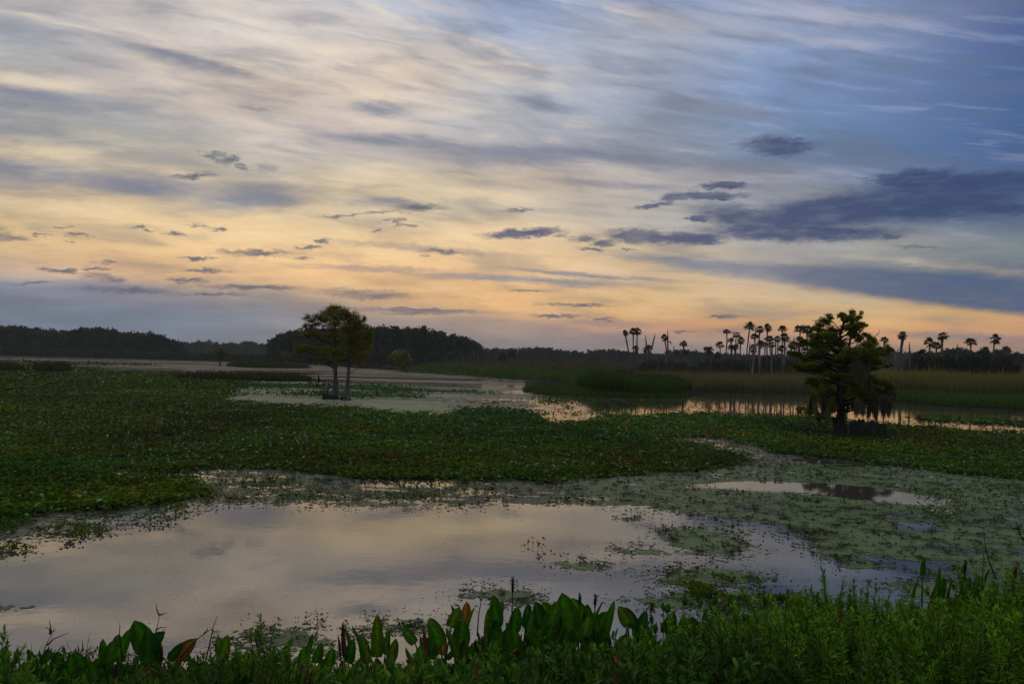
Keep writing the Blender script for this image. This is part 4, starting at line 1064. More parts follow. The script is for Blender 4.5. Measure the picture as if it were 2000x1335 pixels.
BIGP = [(1624,618,7,5),(1632,622,9,6),(1645,616,10,5),(1655,620,9,6),(1661,626,5,5),(1640,628,14,6),(1677,614,6,6),(1683,622,6,6),(1671,624,7,6),(1688,636,5,3),(1676,634,9,5),(1664,639,9,6),
        (1650,636,14,6),(1613,634,8,3),(1619,641,12,5),(1637,645,14,6),(1605,650,10,5),(1618,655,16,6),(1640,656,16,6),(1660,650,10,6),(1650,646,10,5),(1680,650,9,3),(1692,653,7,3.5),(1674,660,10,5),
        (1690,662,9,5),(1702,662,8,6),(1706,671,7,5),(1598,660,12,5),(1585,656,6,3),(1568,665,10,4),(1555,669,9,4),(1577,670,13,4),(1600,669,14,5),(1546,677,5,3),(1548,689,12,3.5),(1566,691,15,4),
        (1588,685,16,5),(1608,680,18,6),(1632,668,20,6),(1655,672,18,6),(1680,674,16,6),(1700,681,12,6),(1722,681,10,4.5),(1736,683,9,4.5),(1747,682,5,3),(1728,688,14,4),(1636,684,20,6),(1664,688,20,6),
        (1690,690,16,5),(1606,696,20,6),(1584,700,14,4),(1640,698,20,6),(1668,702,20,6),(1696,704,16,5),(1716,708,12,4),(1728,713,7,3),(1558,715,12,4),(1574,712,14,5),(1592,710,16,6),(1562,721,8,3),
        (1582,720,16,4),(1610,722,18,5),(1600,730,12,4),(1636,714,16,6),(1690,716,16,4),(1712,719,12,4),(1624,733,12,4),(1600,742,14,4),(1622,745,16,4),(1645,747,16,5),(1588,748,8,3),(1668,744,12,4),
        (1694,738,14,5),(1706,744,14,5),(1722,748,12,5),(1734,756,10,4.5),(1745,756,5,3),(1712,760,14,5),(1728,766,10,4),(1738,770,4,3),(1596,758,9,5),(1588,768,7,5),(1600,775,8,6),(1575,799,8,3.5),
        (1586,803,10,4),(1594,795,8,6),(1590,812,7,4),(1642,762,12,6),(1656,770,12,7),(1676,768,12,6),(1692,772,12,6),(1660,788,8,7),(1652,800,6,5),(1702,780,10,6),(1690,788,6,6),(1606,752,12,8),(1615,765,10,9),(1604,790,7,8),(1625,775,8,8),(1650,758,12,7),(1668,778,9,9),(1684,786,7,9),(1696,795,6,9),(1712,772,9,7),(1720,780,6,6),(1632,790,6,6)]
Db = dist_of(1641, 851)
big, bbase = cypress('cypress_tree', 'big wide cypress hung with grey moss at the right of the pond', Db, [(1639,851),(1640,838),(1642,810),(1640,770),(1643,730),(1645,690),(1640,650),(1650,622)],
        [.36,.22,.15,.12,.10,.07,.04,.015], BIGP, [(0.143,0.234,0.016),(0.208,0.240,0.017),(0.286,0.208,0.018),(0.111,0.195,0.016)], (1639, 851), 1.5, .085, None, (.030,.028,.024), depth=1.5, flute=.14, limbw=.035)
# second stem and the bare branch on the right
lb2 = MB()
for t_, r_ in (([(1645,720),(1655,690),(1662,660),(1668,640),(1677,622)], .06), ([(1645,705),(1680,690),(1706,676),(1718,671)], .035), ([(1706,676),(1710,662),(1712,655),(1716,648),(1718,642)], .018),
               ([(1642,740),(1620,728),(1600,715),(1575,712)], .05), ([(1642,760),(1665,742),(1690,740),(1720,750)], .05), ([(1645,700),(1610,690),(1580,688),(1555,690)], .045),
               ([(1712,655),(1717,652),(1718,650)], .01), ([(1642,775),(1620,765),(1600,775),(1590,800)], .035)):
    P = [np.array(at(x, y, Db)) - bbase + np.array([0, RNG.normal(0, .05), 0]) for x, y in t_]
    tube(lb2, P, np.linspace(r_, r_ * .3, len(P)), 6, (.035, .03, .026))
lb2.build('branches', MAT_BARK, parent=big)
# moss beards
ms = MB()
def beard(x, y0, y1, w, n, colr_, dy=None):
    p0 = np.array(at(x, y0, Db)) - bbase; p1 = np.array(at(x, y1, Db)) - bbase
    H = p0[2] - p1[2]; dy = RNG.uniform(-1.3, .2) if dy is None else dy
    k = Db / FPX
    m_ = int(n)
    px_ = p0[0] + RNG.normal(0, w * k * .5, m_); py_ = dy + RNG.normal(0, w * k * .5, m_)
    z0 = p0[2] - RNG.uniform(0, .35, m_) * H; ll = H * RNG.uniform(.12, .72, m_) * RNG.uniform(.7, 1, m_)
    P = np.stack([px_, py_, z0], 1)
    a = RNG.uniform(0, 6.28, m_)
    D_ = norm(np.stack([RNG.normal(0, .05, m_), RNG.normal(0, .05, m_), -np.ones(m_)], 1)); S = norm(np.stack([np.cos(a), np.sin(a), np.zeros(m_)], 1))
    leaf_quads(ms, P, D_, S, ll, RNG.uniform(.012, .035, m_), pick(m_, [colr_], None, .35), mid=.35)
MG = (.150, .180, .105); MD = (.075, .092, .055)
for (x, y0, y1, w, n, c_) in [(1580,785,826,3,50,MG),(1600,790,834,3,60,MG),(1607,775,824,3,60,MG),(1616,780,822,3,60,MG),(1646,775,818,3,50,MG),(1670,785,820,3,60,MG),(1680,790,826,3,60,MG),(1694,790,830,3,60,MG),(1710,780,822,3,60,MG),(1716,770,812,3,50,MG),(1586,770,832,3,60,MD),(1592,800,836,4,50,MD),(1598,780,830,3,50,MD),(1604,745,822,4,90,MG),(1611,750,812,4,100,MG),(1618,755,812,4,110,MG),(1625,760,818,3,70,MG),(1632,745,800,3,50,MD),
        (1612,770,828,2,30,MG),(1640,705,760,6,80,MD),(1652,700,770,6,80,MG),(1664,705,775,7,90,MG),(1676,700,770,6,60,MG),(1668,730,790,7,90,MD),(1656,780,822,4,60,MG),(1650,770,815,4,40,MG),
        (1664,790,815,4,40,MG),(1674,780,812,4,50,MG),(1683,775,824,3,70,MD),(1690,780,812,3,50,MG),(1697,765,828,4.5,130,MD),(1701,775,826,3,70,MD),(1707,770,815,3,50,MG),(1712,770,806,3,40,MD),(1718,775,830,1.6,50,MD),
        (1725,760,790,3,30,MD),(1665,692,715,8,60,(.09,.13,.12)),(1680,695,715,8,60,(.09,.13,.12)),(1690,722,745,6,40,MG),(1625,800,822,2,20,MG)]:
    beard(x, y0, y1, w * 1.15, n * (3.0 if c_ is not MD else 1.5), c_)
ms.build('hanging_moss', MAT_MOSS, parent=big)
# fluted stump ring beside the trunk
sb = MB(); sx = at(1690, 853, Db - .1); sbase = np.array([sx[0], Db - .1, 0.])
for x, ytop, w in [(1656,828,6),(1663,822,5),(1671,820,6),(1676,816,4),(1684,822,6),(1691,818,5),(1699,822,7),(1707,820,6),(1714,822,6),(1719,826,4),(1652,832,5),(1703,832,8),(1680,834,8),(1667,838,9),(1695,838,9)]:
    b = np.array(at(x, 852, Db - .1)); tpz = at(x, ytop, Db - .1)[2]; r = w * Db / FPX * 1.0; y_ = Db - .1 + RNG.uniform(-.2, .25)
    tube(sb, [(b[0], y_, -.1), (b[0] + RNG.normal(0, .01), y_, tpz * .5), (b[0] + RNG.normal(0, .02), y_, tpz * .85), (b[0] + RNG.normal(0, .03), y_, tpz)], [r * 1.25, r, r * .8, r * .25], 9, np.array((.045,.055,.05)) * RNG.uniform(.5, 1.4), .2)
n_ = 700; xs_ = RNG.uniform(at(1655, 850, Db)[0], at(1721, 850, Db)[0], n_); P = np.stack([xs_, Db - .45 + RNG.uniform(-.05, .2, n_), RNG.uniform(.25, .62, n_)], 1)
a = RNG.uniform(0, 6.28, n_); leaf_quads(sb, P, norm(np.stack([RNG.normal(0, .06, n_), RNG.normal(0, .05, n_), -np.ones(n_)], 1)), np.stack([np.cos(a), np.sin(a) * .3, np.zeros(n_)], 1), RNG.uniform(.2, .5, n_), RNG.uniform(.015, .035, n_), pick(n_, [(.06,.075,.065)], None, .4), mid=.3)
tag(sb.build('cypress_stump', MAT_BARK, origin=tuple(sbase), smooth_=True), 'wide jagged stump cluster at the foot of the mossy cypress', 'stump')

# ------------------------------------------------------------------ white birds on the round bush
def bird(px, py, D, label):
    p = np.array(at(px, py, D)); mb = MB(); c = (.75, .75, .72)
    tube(mb, [(-.22, 0, -.12), (-.1, 0, -.02), (.06, 0, .03), (.15, 0, .1)], [.02, .10, .11, .05], 7, c)
    tube(mb, [(.15, 0, .1), (.2, 0, .25), (.16, 0, .38), (.22, 0, .44)], [.05, .03, .025, .035], 6, c)
    tube(mb, [(.22, 0, .44), (.3, 0, .43), (.38, 0, .41)], [.03, .015, .004], 5, (.5, .35, .05))
    for s in (-.04, .04): tube(mb, [(.02, s, -.02), (.03, s, -.2), (.02, s, -.38)], [.015, .01, .01], 4, (.03, .03, .03))
    o = mb.build('white_bird', MAT_LEAF, smooth_=True); o.location = p; o.scale = (.6, .6, .6); tag(o, label, 'bird', 'white birds roosting on the round bush'); return o
bird(766, 689, 146, 'white wading bird on the left edge of the round bush')
bird(799, 693, 146, 'white wading bird on the right side of the round bush')
bird(771.5, 686, 146.5, 'white wading bird second from the left on the round bush')

# ------------------------------------------------------------------ foreground bank plants
def leaf_blade(L, W, bend, curl, c, fold=.18, nseg=7, heart=True):
    """one broad leaf: rounded base, pointed tip; base at the origin, growing up z, facing -y"""
    v, cc = [], []
    for i in range(nseg + 1):
        t_ = i / nseg
        wd = W * .5 * (math.sin(math.pi * min(1, (t_ * .92 + .08)) ** .66)) ** .52 if heart else W * .5 * math.sin(math.pi * (t_ * .97 + .02)) ** .8
        if i == nseg: wd = .001
        y = -bend * L * t_ * t_; z = L * (t_ - .18 * bend * t_ * t_)
        for s in (-1, -.5, -.05, .05, .5, 1):
            v.append((s * wd, y - abs(s) ** 1.5 * wd * fold * 2 + curl * s * wd * .3, z - (0.03 * L * (1 - abs(s)) if i == 0 else 0)))
            cc.append(np.array(c) * (1.9 if abs(s) < .1 else 1.0) * (.92 + .16 * t_))
    q = [(i * 6 + j, i * 6 + j + 1, (i + 1) * 6 + j + 1, (i + 1) * 6 + j) for i in range(nseg) for j in range(5)]
    return np.array(v), q, np.array(cc)
def rotm(rx, ry, rz):
    return np.array((Matrix.Rotation(rz, 3, 'Z') @ Matrix.Rotation(ry, 3, 'Y') @ Matrix.Rotation(rx, 3, 'X')))
FG = [(.030,.125,.006),(.040,.140,.007),(.020,.090,.009),(.070,.140,.009)]
# x, y of the leaf tip, leaf length px, kind (g green, o orange, d dark red-brown spike, n narrow, f flower), lean
PK = [(8,1262,40,'g',.1),(62,1265,38,'g',-.2),(98,1266,34,'g',.3),(118,1268,36,'g',.1),(140,1276,34,'g',0),(154,1260,40,'g',-.35),(30,1280,36,'g',.2),(205,1247,44,'g',-.2),(222,1250,40,'g',.2),(240,1228,55,'g',.12),(258,1236,46,'g',.5),
      (268,1208,62,'g',-.4),(284,1232,56,'g',-.1),(322,1233,44,'g',.75),(318,1250,60,'o',.35),(352,1258,34,'g',.6),(383,1247,48,'o',.8),(425,1240,46,'g',-.3),(447,1237,46,'g',.2),(180,1280,34,'g',.2),(330,1285,40,'g',.3),
      (572,1244,44,'n',.45),(583,1252,42,'g',-.3),(606,1233,44,'n',.08),(625,1253,36,'g',.2),(648,1262,34,'g',.1),(674,1214,60,'d',-.05),(663,1238,38,'d',-.05),(687,1222,40,'n',-.05),(712,1211,56,'n',0),(692,1246,40,'g',.2),(737,1200,72,'n',-.02),
      (749,1240,40,'g',-.15),(763,1228,44,'n',.2),(772,1246,38,'g',.2),(785,1226,34,'g',-.8),(838,1206,54,'g',-.4),(870,1217,46,'n',0),(828,1230,50,'d',-.2),(846,1236,44,'g',.1),(868,1244,30,'o',.1),(880,1186,40,'n',-.5),
      (897,1181,40,'g',.35),(909,1173,34,'o',.0),(921,1184,36,'n',.2),(905,1210,46,'g',.1),(948,1192,46,'n',-.05),(964,1165,52,'g',-.12),(986,1167,46,'g',.45),(958,1182,46,'g',-.1),(1010,1184,44,'g',.1),(1028,1178,40,'g',.0),(1042,1174,48,'g',-.3),
      (1060,1176,48,'g',-.55),(1075,1184,44,'g',.1),(1098,1157,66,'g',-.28),(1120,1167,60,'g',-.5),(1092,1172,56,'g',.35),(1150,1176,40,'g',.0),(1174,1174,44,'n',.35),(1192,1184,52,'g',.5),(1198,1176,66,'n',.2),(1205,1180,42,'g',-.55),(1226,1190,36,'g',-.45),
      (1262,1193,38,'g',.3),(1238,1216,32,'g',-.3),(1315,1192,40,'g',.3),(1030,1206,56,'g',-.35),(1145,1200,50,'g',-.2),(1078,1215,42,'g',.15),(1115,1215,44,'g',.2),(1175,1215,54,'g',-.1),(980,1205,50,'g',.2),(1008,1220,44,'g',-.1),(1255,1212,40,'g',-.3),
      (1780,1127,46,'n',-.08),(1804,1090,30,'n',0),(1823,1104,56,'n',-.1),(1831,1120,46,'g',.1),(1853,1130,46,'n',.1),(1883,1104,36,'n',.0),(1911,1103,50,'n',0),(1890,1126,44,'g',.2),(1905,1122,56,'n',.05),(1992,1108,50,'d',.2),(1980,1122,46,'d',.0),
      (1440,1215,40,'o',-.25),(1590,1150,26,'g',.1),(1350,1200,36,'g',.1),(1560,1158,30,'g',-.2),(480,1262,40,'g',.3),(530,1290,40,'g',-.2),(640,1285,44,'g',.3),(560,1270,30,'o',-.3),(820,1262,44,'g',-.2),(725,1265,44,'g',-.3),(780,1275,46,'g',.1),
      (915,1245,40,'g',.2),(945,1240,40,'d',-.1),(120,1300,40,'g',.1),(215,1295,40,'g',-.2),(75,1300,36,'g',.2),(500,1310,46,'g',.1),(350,1300,44,'g',-.4),(600,1310,44,'g',.2)]
_r = random.Random(5)
for _ in range(70):
    _x = _r.choice([_r.uniform(930, 1240), _r.uniform(930, 1240), _r.uniform(0, 1240), _r.uniform(1240, 1420), _r.uniform(1760, 1930)])
    _t = float(np.interp(_x, [0, 150, 270, 400, 600, 740, 900, 1000, 1100, 1200, 1300, 1420, 1760, 1930], [1262, 1262, 1225, 1250, 1245, 1235, 1185, 1170, 1165, 1182, 1195, 1200, 1140, 1120]))
    PK.append((_x, _t + _r.uniform(18, 85), _r.uniform(34, 58), 'g' if _r.random() < .95 else 'd', _r.uniform(-.5, .5)))
flowers = {1002: (1002, 1128, 28), 1133: (1133, 1158, 20), 1882: (1886, 1094, 22), 1163: (1163, 1160, 22)}
nplant = 0
def where_of(px, dist_only=False):
    marks = [(0,'left border'),(95,'forked twig at the left'),(275,'tallest leaves at the left'),(410,'pair of thin twigs'),(520,'leafy shoot left of centre'),(675,'dark red spike'),(737,'tall upright leaf'),(909,'orange leaf'),(1002,'violet flower spike'),(1098,'largest leaf'),
             (1200,'crossed leaves'),(1300,'end of the broad leaf bank'),(1440,'lone rust leaf'),(1640,'leafy bush on the bank'),(1804,'spear leaf at the right'),(1911,'right hand spikes'),(2000,'right border')]
    b = min(marks, key=lambda m_: abs(m_[0] - px))
    if dist_only: return abs(b[0] - px)
    s = 'at' if abs(b[0] - px) < 12 else ('right of' if px > b[0] else 'left of')
    return s + ' the ' + b[1]
ranks = {}
dist_mark = lambda px: where_of(px, True)
ORD = ['nearest','second','third','fourth','fifth','sixth','seventh','eighth','ninth','tenth','eleventh','twelfth','thirteenth','fourteenth','fifteenth','sixteenth','seventeenth','eighteenth','nineteenth','twentieth','last']
KN = {'g': 'green rounded', 'o': 'yellow orange withering', 'd': 'dark red brown rolled', 'n': 'narrow upright green'}
for (px, py, lp, kd, lean) in sorted(PK):
    D = RNG.uniform(4.5, 5.3) if lp > 34 else RNG.uniform(5.0, 5.7)
    if py > 1255: D = RNG.uniform(4.3, 4.9)
    k = D / FPX; tip = np.array(at(px, py, D)); L = lp * k * 1.2
    dirv = np.array([math.sin(lean), RNG.normal(0, .1), math.cos(lean)]); base_leaf = tip - dirv * L * .93
    W = L * {'g': RNG.uniform(.44, .62), 'o': .55, 'd': .16, 'n': .27}[kd] * RNG.uniform(.9, 1.1)
    c = {'g': FG[RNG.integers(0, 4)], 'n': FG[RNG.integers(0, 4)], 'o': (.22,.11,.015), 'd': (.075,.022,.018)}[kd]
    gx, gy = base_leaf[0] - lean * .15, D + RNG.uniform(-.1, .2)
    gz = float(bank_z(gx, gy)); gz = max(gz, -.15)
    root = empty('pickerelweed_plant', (gx, gy, gz))
    ori = np.array([gx, gy, gz])
    ranks.setdefault((kd, where_of(px)), []).append((dist_mark(px), len(ranks), root))
    tag(root, None, 'water plant', 'broad leaved plants along the near bank')
    v, q, cc = leaf_blade(L, W, RNG.uniform(.0, .35), RNG.normal(0, .6), c, fold=RNG.uniform(.05, .4))
    Rm = rotm(RNG.normal(0, .1), lean, RNG.normal(0, .5))
    lm = MB(); lm.add(v @ Rm.T + base_leaf - ori, q=q, c=cc * RNG.uniform(.85, 1.15)); lm.build('leaf', MAT_BROAD, parent=root, smooth_=True)
    sm = MB(); b0 = base_leaf - ori
    tube(sm, [(0, 0, -.05), b0 * .5 + np.array([RNG.normal(0, .01), 0, 0]), b0 + (tip - base_leaf) * .04], [.008, .0065, .004], 5, (.04, .08, .02) if kd != 'd' else (.06,.03,.02))
    for _ in range(RNG.integers(2, 4)):
        l2 = L * RNG.uniform(.55, .9); ln = RNG.uniform(-.7, .7); hh = max(.08, b0[2] * RNG.uniform(.25, .75))
        bb = np.array([b0[0] * .5 + RNG.normal(0, .09), RNG.normal(0, .09), hh])
        c2 = FG[RNG.integers(0, 4)] if RNG.random() > .07 else ((.22,.10,.02) if RNG.random() > .5 else (.07,.025,.018))
        v, q, cc = leaf_blade(l2, l2 * RNG.uniform(.35, .6), RNG.uniform(.1, .5), RNG.normal(0, .5), c2)
        l_ = MB(); l_.add(v @ rotm(RNG.normal(0, .25), ln, RNG.uniform(-1.2, 1.2)).T + bb, q=q, c=cc * RNG.uniform(.8, 1.1)); l_.build('leaf', MAT_BROAD, parent=root, smooth_=True)
        tube(sm, [(0, 0, -.05), bb * .5, bb + np.array([0, 0, .01])], [.007, .006, .004], 5, (.04, .08, .02))
    sm.build('stem', MAT_GLOSS, parent=root, smooth_=True)
    nplant += 1
for (kd, wh), lst in ranks.items():
    lst.sort(key=lambda e: (e[0], e[2].location.y))
    for i_, e in enumerate(lst):
        e[2]['label'] = f'{KN[kd]} leaf plant {wh}' if len(lst) == 1 else f'{ORD[min(i_, 20)]} {KN[kd]} leaf plant {wh}'
for kx, (px, py, lp) in flowers.items():
    D = 4.9; k = D / FPX; tip = np.array(at(px, py, D)); bot = np.array(at(px - 1, py + lp, D)); foot = np.array([bot[0] - .02, D, max(float(bank_z(bot[0], D)), -.1)])
    root = empty('pickerelweed_flower', tuple(foot)); tag(root, {1002: 'tallest violet flower spike standing against the open water', 1133: 'small dark flower spike above the largest leaves', 1882: 'dark flower spike among the right hand leaves', 1163: 'thin dark spike right of the largest leaf'}[kx], 'flower spike')
    sm = MB(); tube(sm, [(0, 0, 0), (bot - foot) * .5 + np.array([.01, 0, 0]), bot - foot], [.006, .005, .004], 5, (.04, .08, .02)); sm.build('stem', MAT_GLOSS, parent=root)
    fm = MB(); n_ = 90; t_ = RNG.uniform(0, 1, n_); a = RNG.uniform(0, 6.28, n_); w_ = .011 * (np.sin(np.pi * (t_ * .9 + .08)) ** .6)
    tube(fm, [bot - foot, (bot + tip) / 2 - foot, tip - foot], [.007, .008, .002], 6, (.05, .035, .08))
    Pp = (bot - foot) + (tip - bot) * t_[:, None] + np.stack([np.cos(a) * w_ * .4, np.sin(a) * w_ * .4, np.zeros(n_)], 1)
    leaf_quads(fm, Pp, norm(np.stack([np.cos(a), np.sin(a), RNG.uniform(0, .8, n_)], 1)), np.stack([-np.sin(a), np.cos(a), np.zeros(n_)], 1), np.full(n_, .011), np.full(n_, .007), pick(n_, [(.10,.07,.22) if kx == 1002 else (.05,.035,.07)]))
    fm.build('flower_spike', MAT_LEAF, parent=root)

# leafy weeds --------------------------------------------------------------
def weed_arrays(mb, base, H, lean, nl, leafL, cols, curve=.2, leafw=.2, stem=(.05, .07, .02)):
    a = RNG.uniform(0, 6.28); top = base + np.array([math.sin(lean) * H + math.cos(a) * curve * H * .3, math.sin(a) * curve * H * .3, H])
    mid = (base + top) / 2 + np.array([-math.sin(lean) * H * .12, 0, H * .03])
    tube(mb, [base, mid, top], [.005, .004, .0015], 4, stem)
    t_ = RNG.uniform(.12, 1, nl) ** .7
    Pp = (1 - t_)[:, None] ** 2 * base + 2 * ((1 - t_) * t_)[:, None] * mid + (t_ ** 2)[:, None] * top
    b = RNG.uniform(0, 6.28, nl); e = RNG.uniform(-.1, .8, nl) + t_ ** 6 * .7
    D_ = np.stack([np.cos(b) * np.cos(e), np.sin(b) * np.cos(e), np.sin(e)], 1)
    S = norm(np.stack([-np.sin(b), np.cos(b), RNG.normal(0, .4, nl)], 1)); L = leafL * RNG.uniform(.6, 1.2, nl) * (1 - .35 * t_)
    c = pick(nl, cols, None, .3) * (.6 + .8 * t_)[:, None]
    N = np.cross(D_, S)
    w = (L * leafw)[:, None]; l_ = L[:, None]
    v = np.stack([Pp, Pp + D_ * l_ * .35 + S * w * .5, Pp + D_ * l_ * .7 + S * w * .38 - np.array([0, 0, 1]) * l_ * .06, Pp + D_ * l_ - np.array([0, 0, 1]) * l_ * .16,
                  Pp + D_ * l_ * .7 - S * w * .38 - np.array([0, 0, 1]) * l_ * .06, Pp + D_ * l_ * .35 - S * w * .5], 1).reshape(-1, 3)
    k6 = np.arange(nl)[:, None] * 6
    mb.add(v, q=np.concatenate([k6 + np.array([0, 1, 2, 5]), k6 + np.array([5, 2, 3, 4])]), c=np.repeat(c, 6, 0))
WC = [(0.055,0.156,0.008),(0.082,0.183,0.009),(0.117,0.195,0.011),(0.033,0.105,0.008)]
OUTX = [-60,0,40,100,200,300,380,440,520,600,700,800,900,960,1040,1150,1250,1320,1380,1440,1500,1560,1620,1660,1720,1780,1850,1920,1960,2060]
OUTY = [1255,1262,1290,1312,1312,1300,1300,1268,1258,1285,1300,1290,1275,1262,1262,1250,1238,1225,1205,1185,1172,1162,1148,1150,1160,1175,1185,1150,1120,1105]
def outline_y(px): return float(np.interp(px, OUTX, OUTY)) - (12 if px > 1280 else (10 if px > 380 else 0))
# leaf litter and low herbs under everything
wm = MB(); n_ = 26000
x = RNG.uniform(-6.5, 6.5, n_); y = RNG.uniform(2.4, 6.2, n_); z = bank_z(x, y); mk = z > .02; x, y, z = x[mk], y[mk], z[mk]; n_ = len(x)
a = RNG.uniform(0, 6.28, n_); e = RNG.uniform(.1, 1.3, n_)
leaf_quads(wm, np.stack([x, y, z + RNG.uniform(0, .12, n_)], 1), np.stack([np.cos(a) * np.cos(e), np.sin(a) * np.cos(e), np.sin(e)], 1), np.stack([-np.sin(a), np.cos(a), 0 * a], 1),
           RNG.uniform(.03, .09, n_), RNG.uniform(.008, .02, n_), pick(n_, [(.03,.07,.014),(.045,.085,.016),(.06,.05,.02)]))
nw = 0
while nw < 4400:
    px = RNG.uniform(-260, 2420); D = RNG.uniform(2.9, 5.7); y0 = outline_y(px)
    dens = .8 if px < 900 else 1.0
    if RNG.random() > dens: continue
    yt = y0 + abs(RNG.normal(0, 1)) * (38 if px < 900 else 58) + RNG.uniform(0, 16) + (6 if px < 1240 else 0) + 26 * (vnoise(np.array([px / 100.]), np.array([D]), 1.6, 3)[0])
    tp = np.array(at(px, yt, D)); gz = max(float(bank_z(tp[0], D)), -.05); H = tp[2] - gz
    if H < .12 or H > .95: continue
    fine_ = RNG.random() < (.55 if px > 1150 else .35)
    sp_ = vnoise(np.array([tp[0]]), np.array([D]), 1.5, 5)[0]; tn = .35 + 1.45 * vnoise(np.array([tp[0]]), np.array([D]), 2.3, 9)[0]
    fine_ = sp_ > (.42 if px > 1150 else .6)
    cols = np.array([WC[0], WC[1], WC[2]] if fine_ else [WC[0], WC[3], (.075,.15,.015)]) * tn
    if RNG.random() < .03: cols = np.array([(.16,.12,.03), (.10,.05,.02)])
    if RNG.random() < .22: H *= RNG.uniform(.55, .85)
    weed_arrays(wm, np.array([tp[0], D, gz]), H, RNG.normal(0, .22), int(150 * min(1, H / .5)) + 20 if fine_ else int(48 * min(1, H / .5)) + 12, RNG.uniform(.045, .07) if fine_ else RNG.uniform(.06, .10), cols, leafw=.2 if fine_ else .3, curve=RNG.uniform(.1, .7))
    nw += 1
# grass blades among the herbs
n_ = 3600; x = RNG.uniform(-6.5, 6.5, n_); y = RNG.uniform(3.0, 5.0, n_); z = bank_z(x, y); mk = (z > .0); x, y, z = x[mk], y[mk], z[mk]; n_ = len(x)
H = RNG.uniform(.12, .34, n_); blades(wm, np.stack([x, y, z], 1), H, RNG.uniform(.004, .009, n_), .5, pick(n_, [(.05,.11,.02),(.07,.12,.025),(.09,.075,.03),(.03,.07,.02)]))
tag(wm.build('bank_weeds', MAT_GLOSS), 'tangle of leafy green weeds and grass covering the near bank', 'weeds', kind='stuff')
# distinct tall shoots
TALL = [(520,1214,4.7,14,'leafy shoot with long drooping leaves left of centre',.03,.085,.2),(1632,1112,5.0,8,'tallest leafy shoot on the bank bush right of centre',-.12,.08,.2),(1660,1135,4.9,10,'bushy shoot right of the tallest bank shoot',.12,.07,.2),
        (1932,1075,4.6,12,'feathery shoot beside the long bare stem at the right',.05,.06,.2),(1955,1105,4.5,10,'second feathery shoot close to the right border',.1,.06,.2),(1998,1130,4.4,8,'reddish leafy shoot cut by the right border',.0,.07,.2),
        (6,1238,4.6,8,'leafy shoot cut by the left border above the water',.1,.08,.22),(1580,1150,5.0,8,'leafy shoot left of the bank bush',-.05,.06,.2),(1125,1262,4.0,8,'pale leafy shoot in front of the broad leaves',.02,.055,.2),
        (985,1268,4.0,8,'yellow green leafy shoot below the violet flower',.06,.055,.2),(1730,1262,3.7,8,'upright pale shoot low in the right hand weeds',0,.06,.2),(1370,1232,4.2,8,'pale shoot with a yellow bud right of the broad leaf bank',.05,.055,.2)]
for px, py, D, ns, lb, ln, lf_, lw in TALL:
    tp = np.array(at(px, py, D)); gz = float(bank_z(tp[0], D)); H = tp[2] - gz; base = np.array([tp[0] - ln * H, D, gz])
    root = empty('leafy_shoot', tuple(base)); tag(root, lb, 'plant', 'distinct leafy shoots on the near bank')
    mbw = MB()
    for j in range(ns):
        h = H * (1 if j == 0 else RNG.uniform(.55, .93))
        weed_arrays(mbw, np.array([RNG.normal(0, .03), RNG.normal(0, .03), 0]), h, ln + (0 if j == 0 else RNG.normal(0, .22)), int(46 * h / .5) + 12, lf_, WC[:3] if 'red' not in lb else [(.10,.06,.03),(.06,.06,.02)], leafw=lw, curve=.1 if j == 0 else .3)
    mbw.build('foliage', MAT_GLOSS, parent=root)
# small floating-heart stems in front of the water at right of centre
sp = MB()
for _ in range(70):
    px = RNG.uniform(1260, 1600); yt = 1178 + (px - 1250) * -.03 + RNG.uniform(0, 60); D = RNG.uniform(5.2, 6.0); tp = np.array(at(px, yt, D)); gz = max(float(bank_z(tp[0], D)), 0.); H = tp[2] - gz
    if H < .05: continue
    tube(sp, [(tp[0], D, gz - .03), tuple(tp)], [.003, .0025], 4, (.04,.07,.02))
    for j in range(4):
        a = RNG.uniform(0, 6.28); v, q, cc = leaf_blade(.055, .024, .5, 0, FG[j % 4]); sp.add(v @ rotm(-.9, 0, a).T + tp, q=q, c=cc)
tag(sp.build('bank_herbs', MAT_GLOSS), 'low round leaved herbs at the water edge right of the broad leaves', 'herbs', kind='stuff')
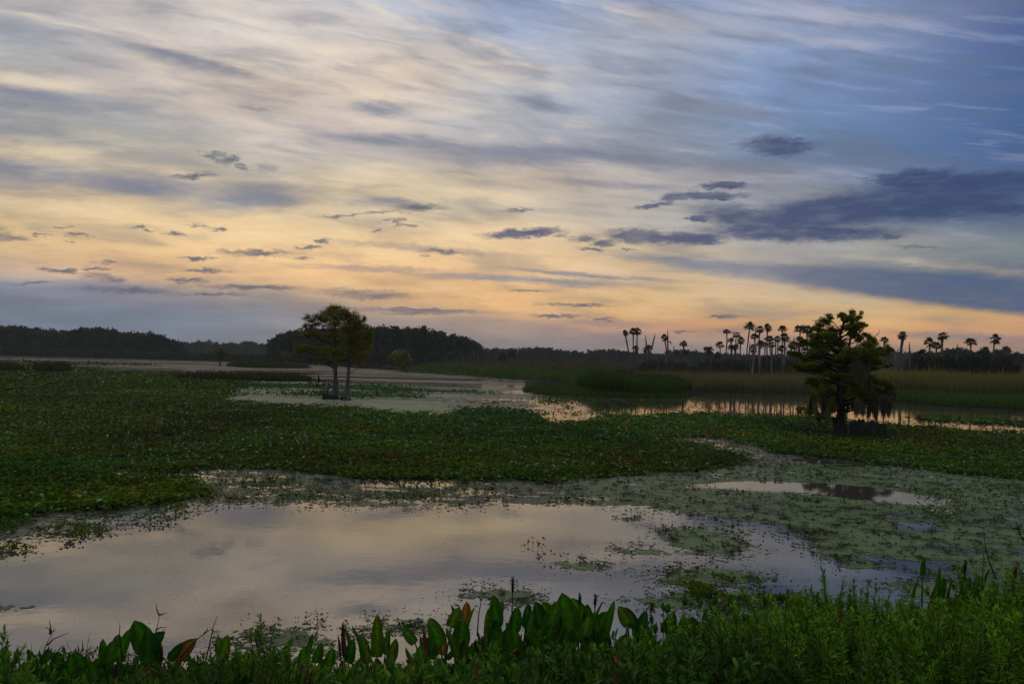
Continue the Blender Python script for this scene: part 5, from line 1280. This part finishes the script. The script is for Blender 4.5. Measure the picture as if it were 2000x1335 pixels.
# bare twigs
TWIGS = [
 ('forked bare twig at the lower left over the water', 4.7, [[(78,1330),(82,1285),(88,1262),(100,1236)],[(100,1236),(99,1222),(98,1208)],[(100,1236),(94,1229),(90,1222)],[(99,1236),(106,1230),(111,1226)],[(90,1260),(105,1247),(136,1234)]]),
 ('tall crooked twig with buds above the leaves at the left', 4.7, [[(284,1290),(292,1262),(304,1235),(308,1218),(312,1200)],[(312,1200),(308,1190),(305,1177)],[(312,1200),(319,1198),(326,1195)],[(304,1230),(314,1224),(328,1222)],[(300,1240),(312,1236),(322,1228)]]),
 ('thin straight twig leaning right beside the crooked twig', 4.7, [[(402,1290),(408,1260),(415,1225),(424,1202)],[(415,1227),(420,1232),(432,1233)]]),
 ('long thin arching twig over the orange leaf', 4.65, [[(355,1280),(380,1252),(400,1236),(412,1228)],[(400,1236),(404,1230),(405,1225)]]),
 ('slim bare twig left of the orange leaf cluster', 4.8, [[(932,1240),(935,1200),(940,1172),(950,1150)],[(940,1170),(936,1166),(933,1162)]]),
 ('short thin stick above the leaves left of centre', 4.7, [[(238,1290),(234,1245),(231,1216)]]),
 ('long dark bare stem rising above the right shoots', 4.6, [[(1945,1130),(1935,1100),(1926,1070),(1921,1045)],[(1928,1078),(1926,1072),(1924,1068)]]),
 ('dark bare stem cut by the right border', 4.5, [[(2012,1075),(1998,1048),(1990,1030),(1985,1018)],[(1991,1032),(1987,1031),(1984,1031)]]),
 ('thin bare stem at the lower left border', 4.6, [[(58,1320),(57,1290),(59,1266)]]),
 ('straight thin stick right of the largest leaf', 4.9, [[(1163,1185),(1162,1160)]]),
]
for lb, D, tw in TWIGS:
    dead_shrub(lb, tw[0][0], tw, D, .0050, 'bare_twig', (.035,.022,.018), .3, cat='twig')

# ------------------------------------------------------------------ haze
hm, nt, out = mat_new('haze')
pv = nt.nodes.new('ShaderNodeVolumePrincipled'); pv.inputs['Color'].default_value = (.86, .93, .93, 1); pv.inputs['Density'].default_value = .00030
pv.inputs['Anisotropy'].default_value = 0.0
nt.links.new(pv.outputs[0], out.inputs['Volume'])
hb = MB(); x0, x1, y0, y1, z0, z1 = -900, 900, -80, 900, -2.2, 26
hb.add([(x0,y0,z0),(x1,y0,z0),(x1,y1,z0),(x0,y1,z0),(x0,y0,z1),(x1,y0,z1),(x1,y1,z1),(x0,y1,z1)], q=[(0,3,2,1),(4,5,6,7),(0,1,5,4),(1,2,6,5),(2,3,7,6),(3,0,4,7)])
tag(hb.build('haze', hm), kind='stuff')
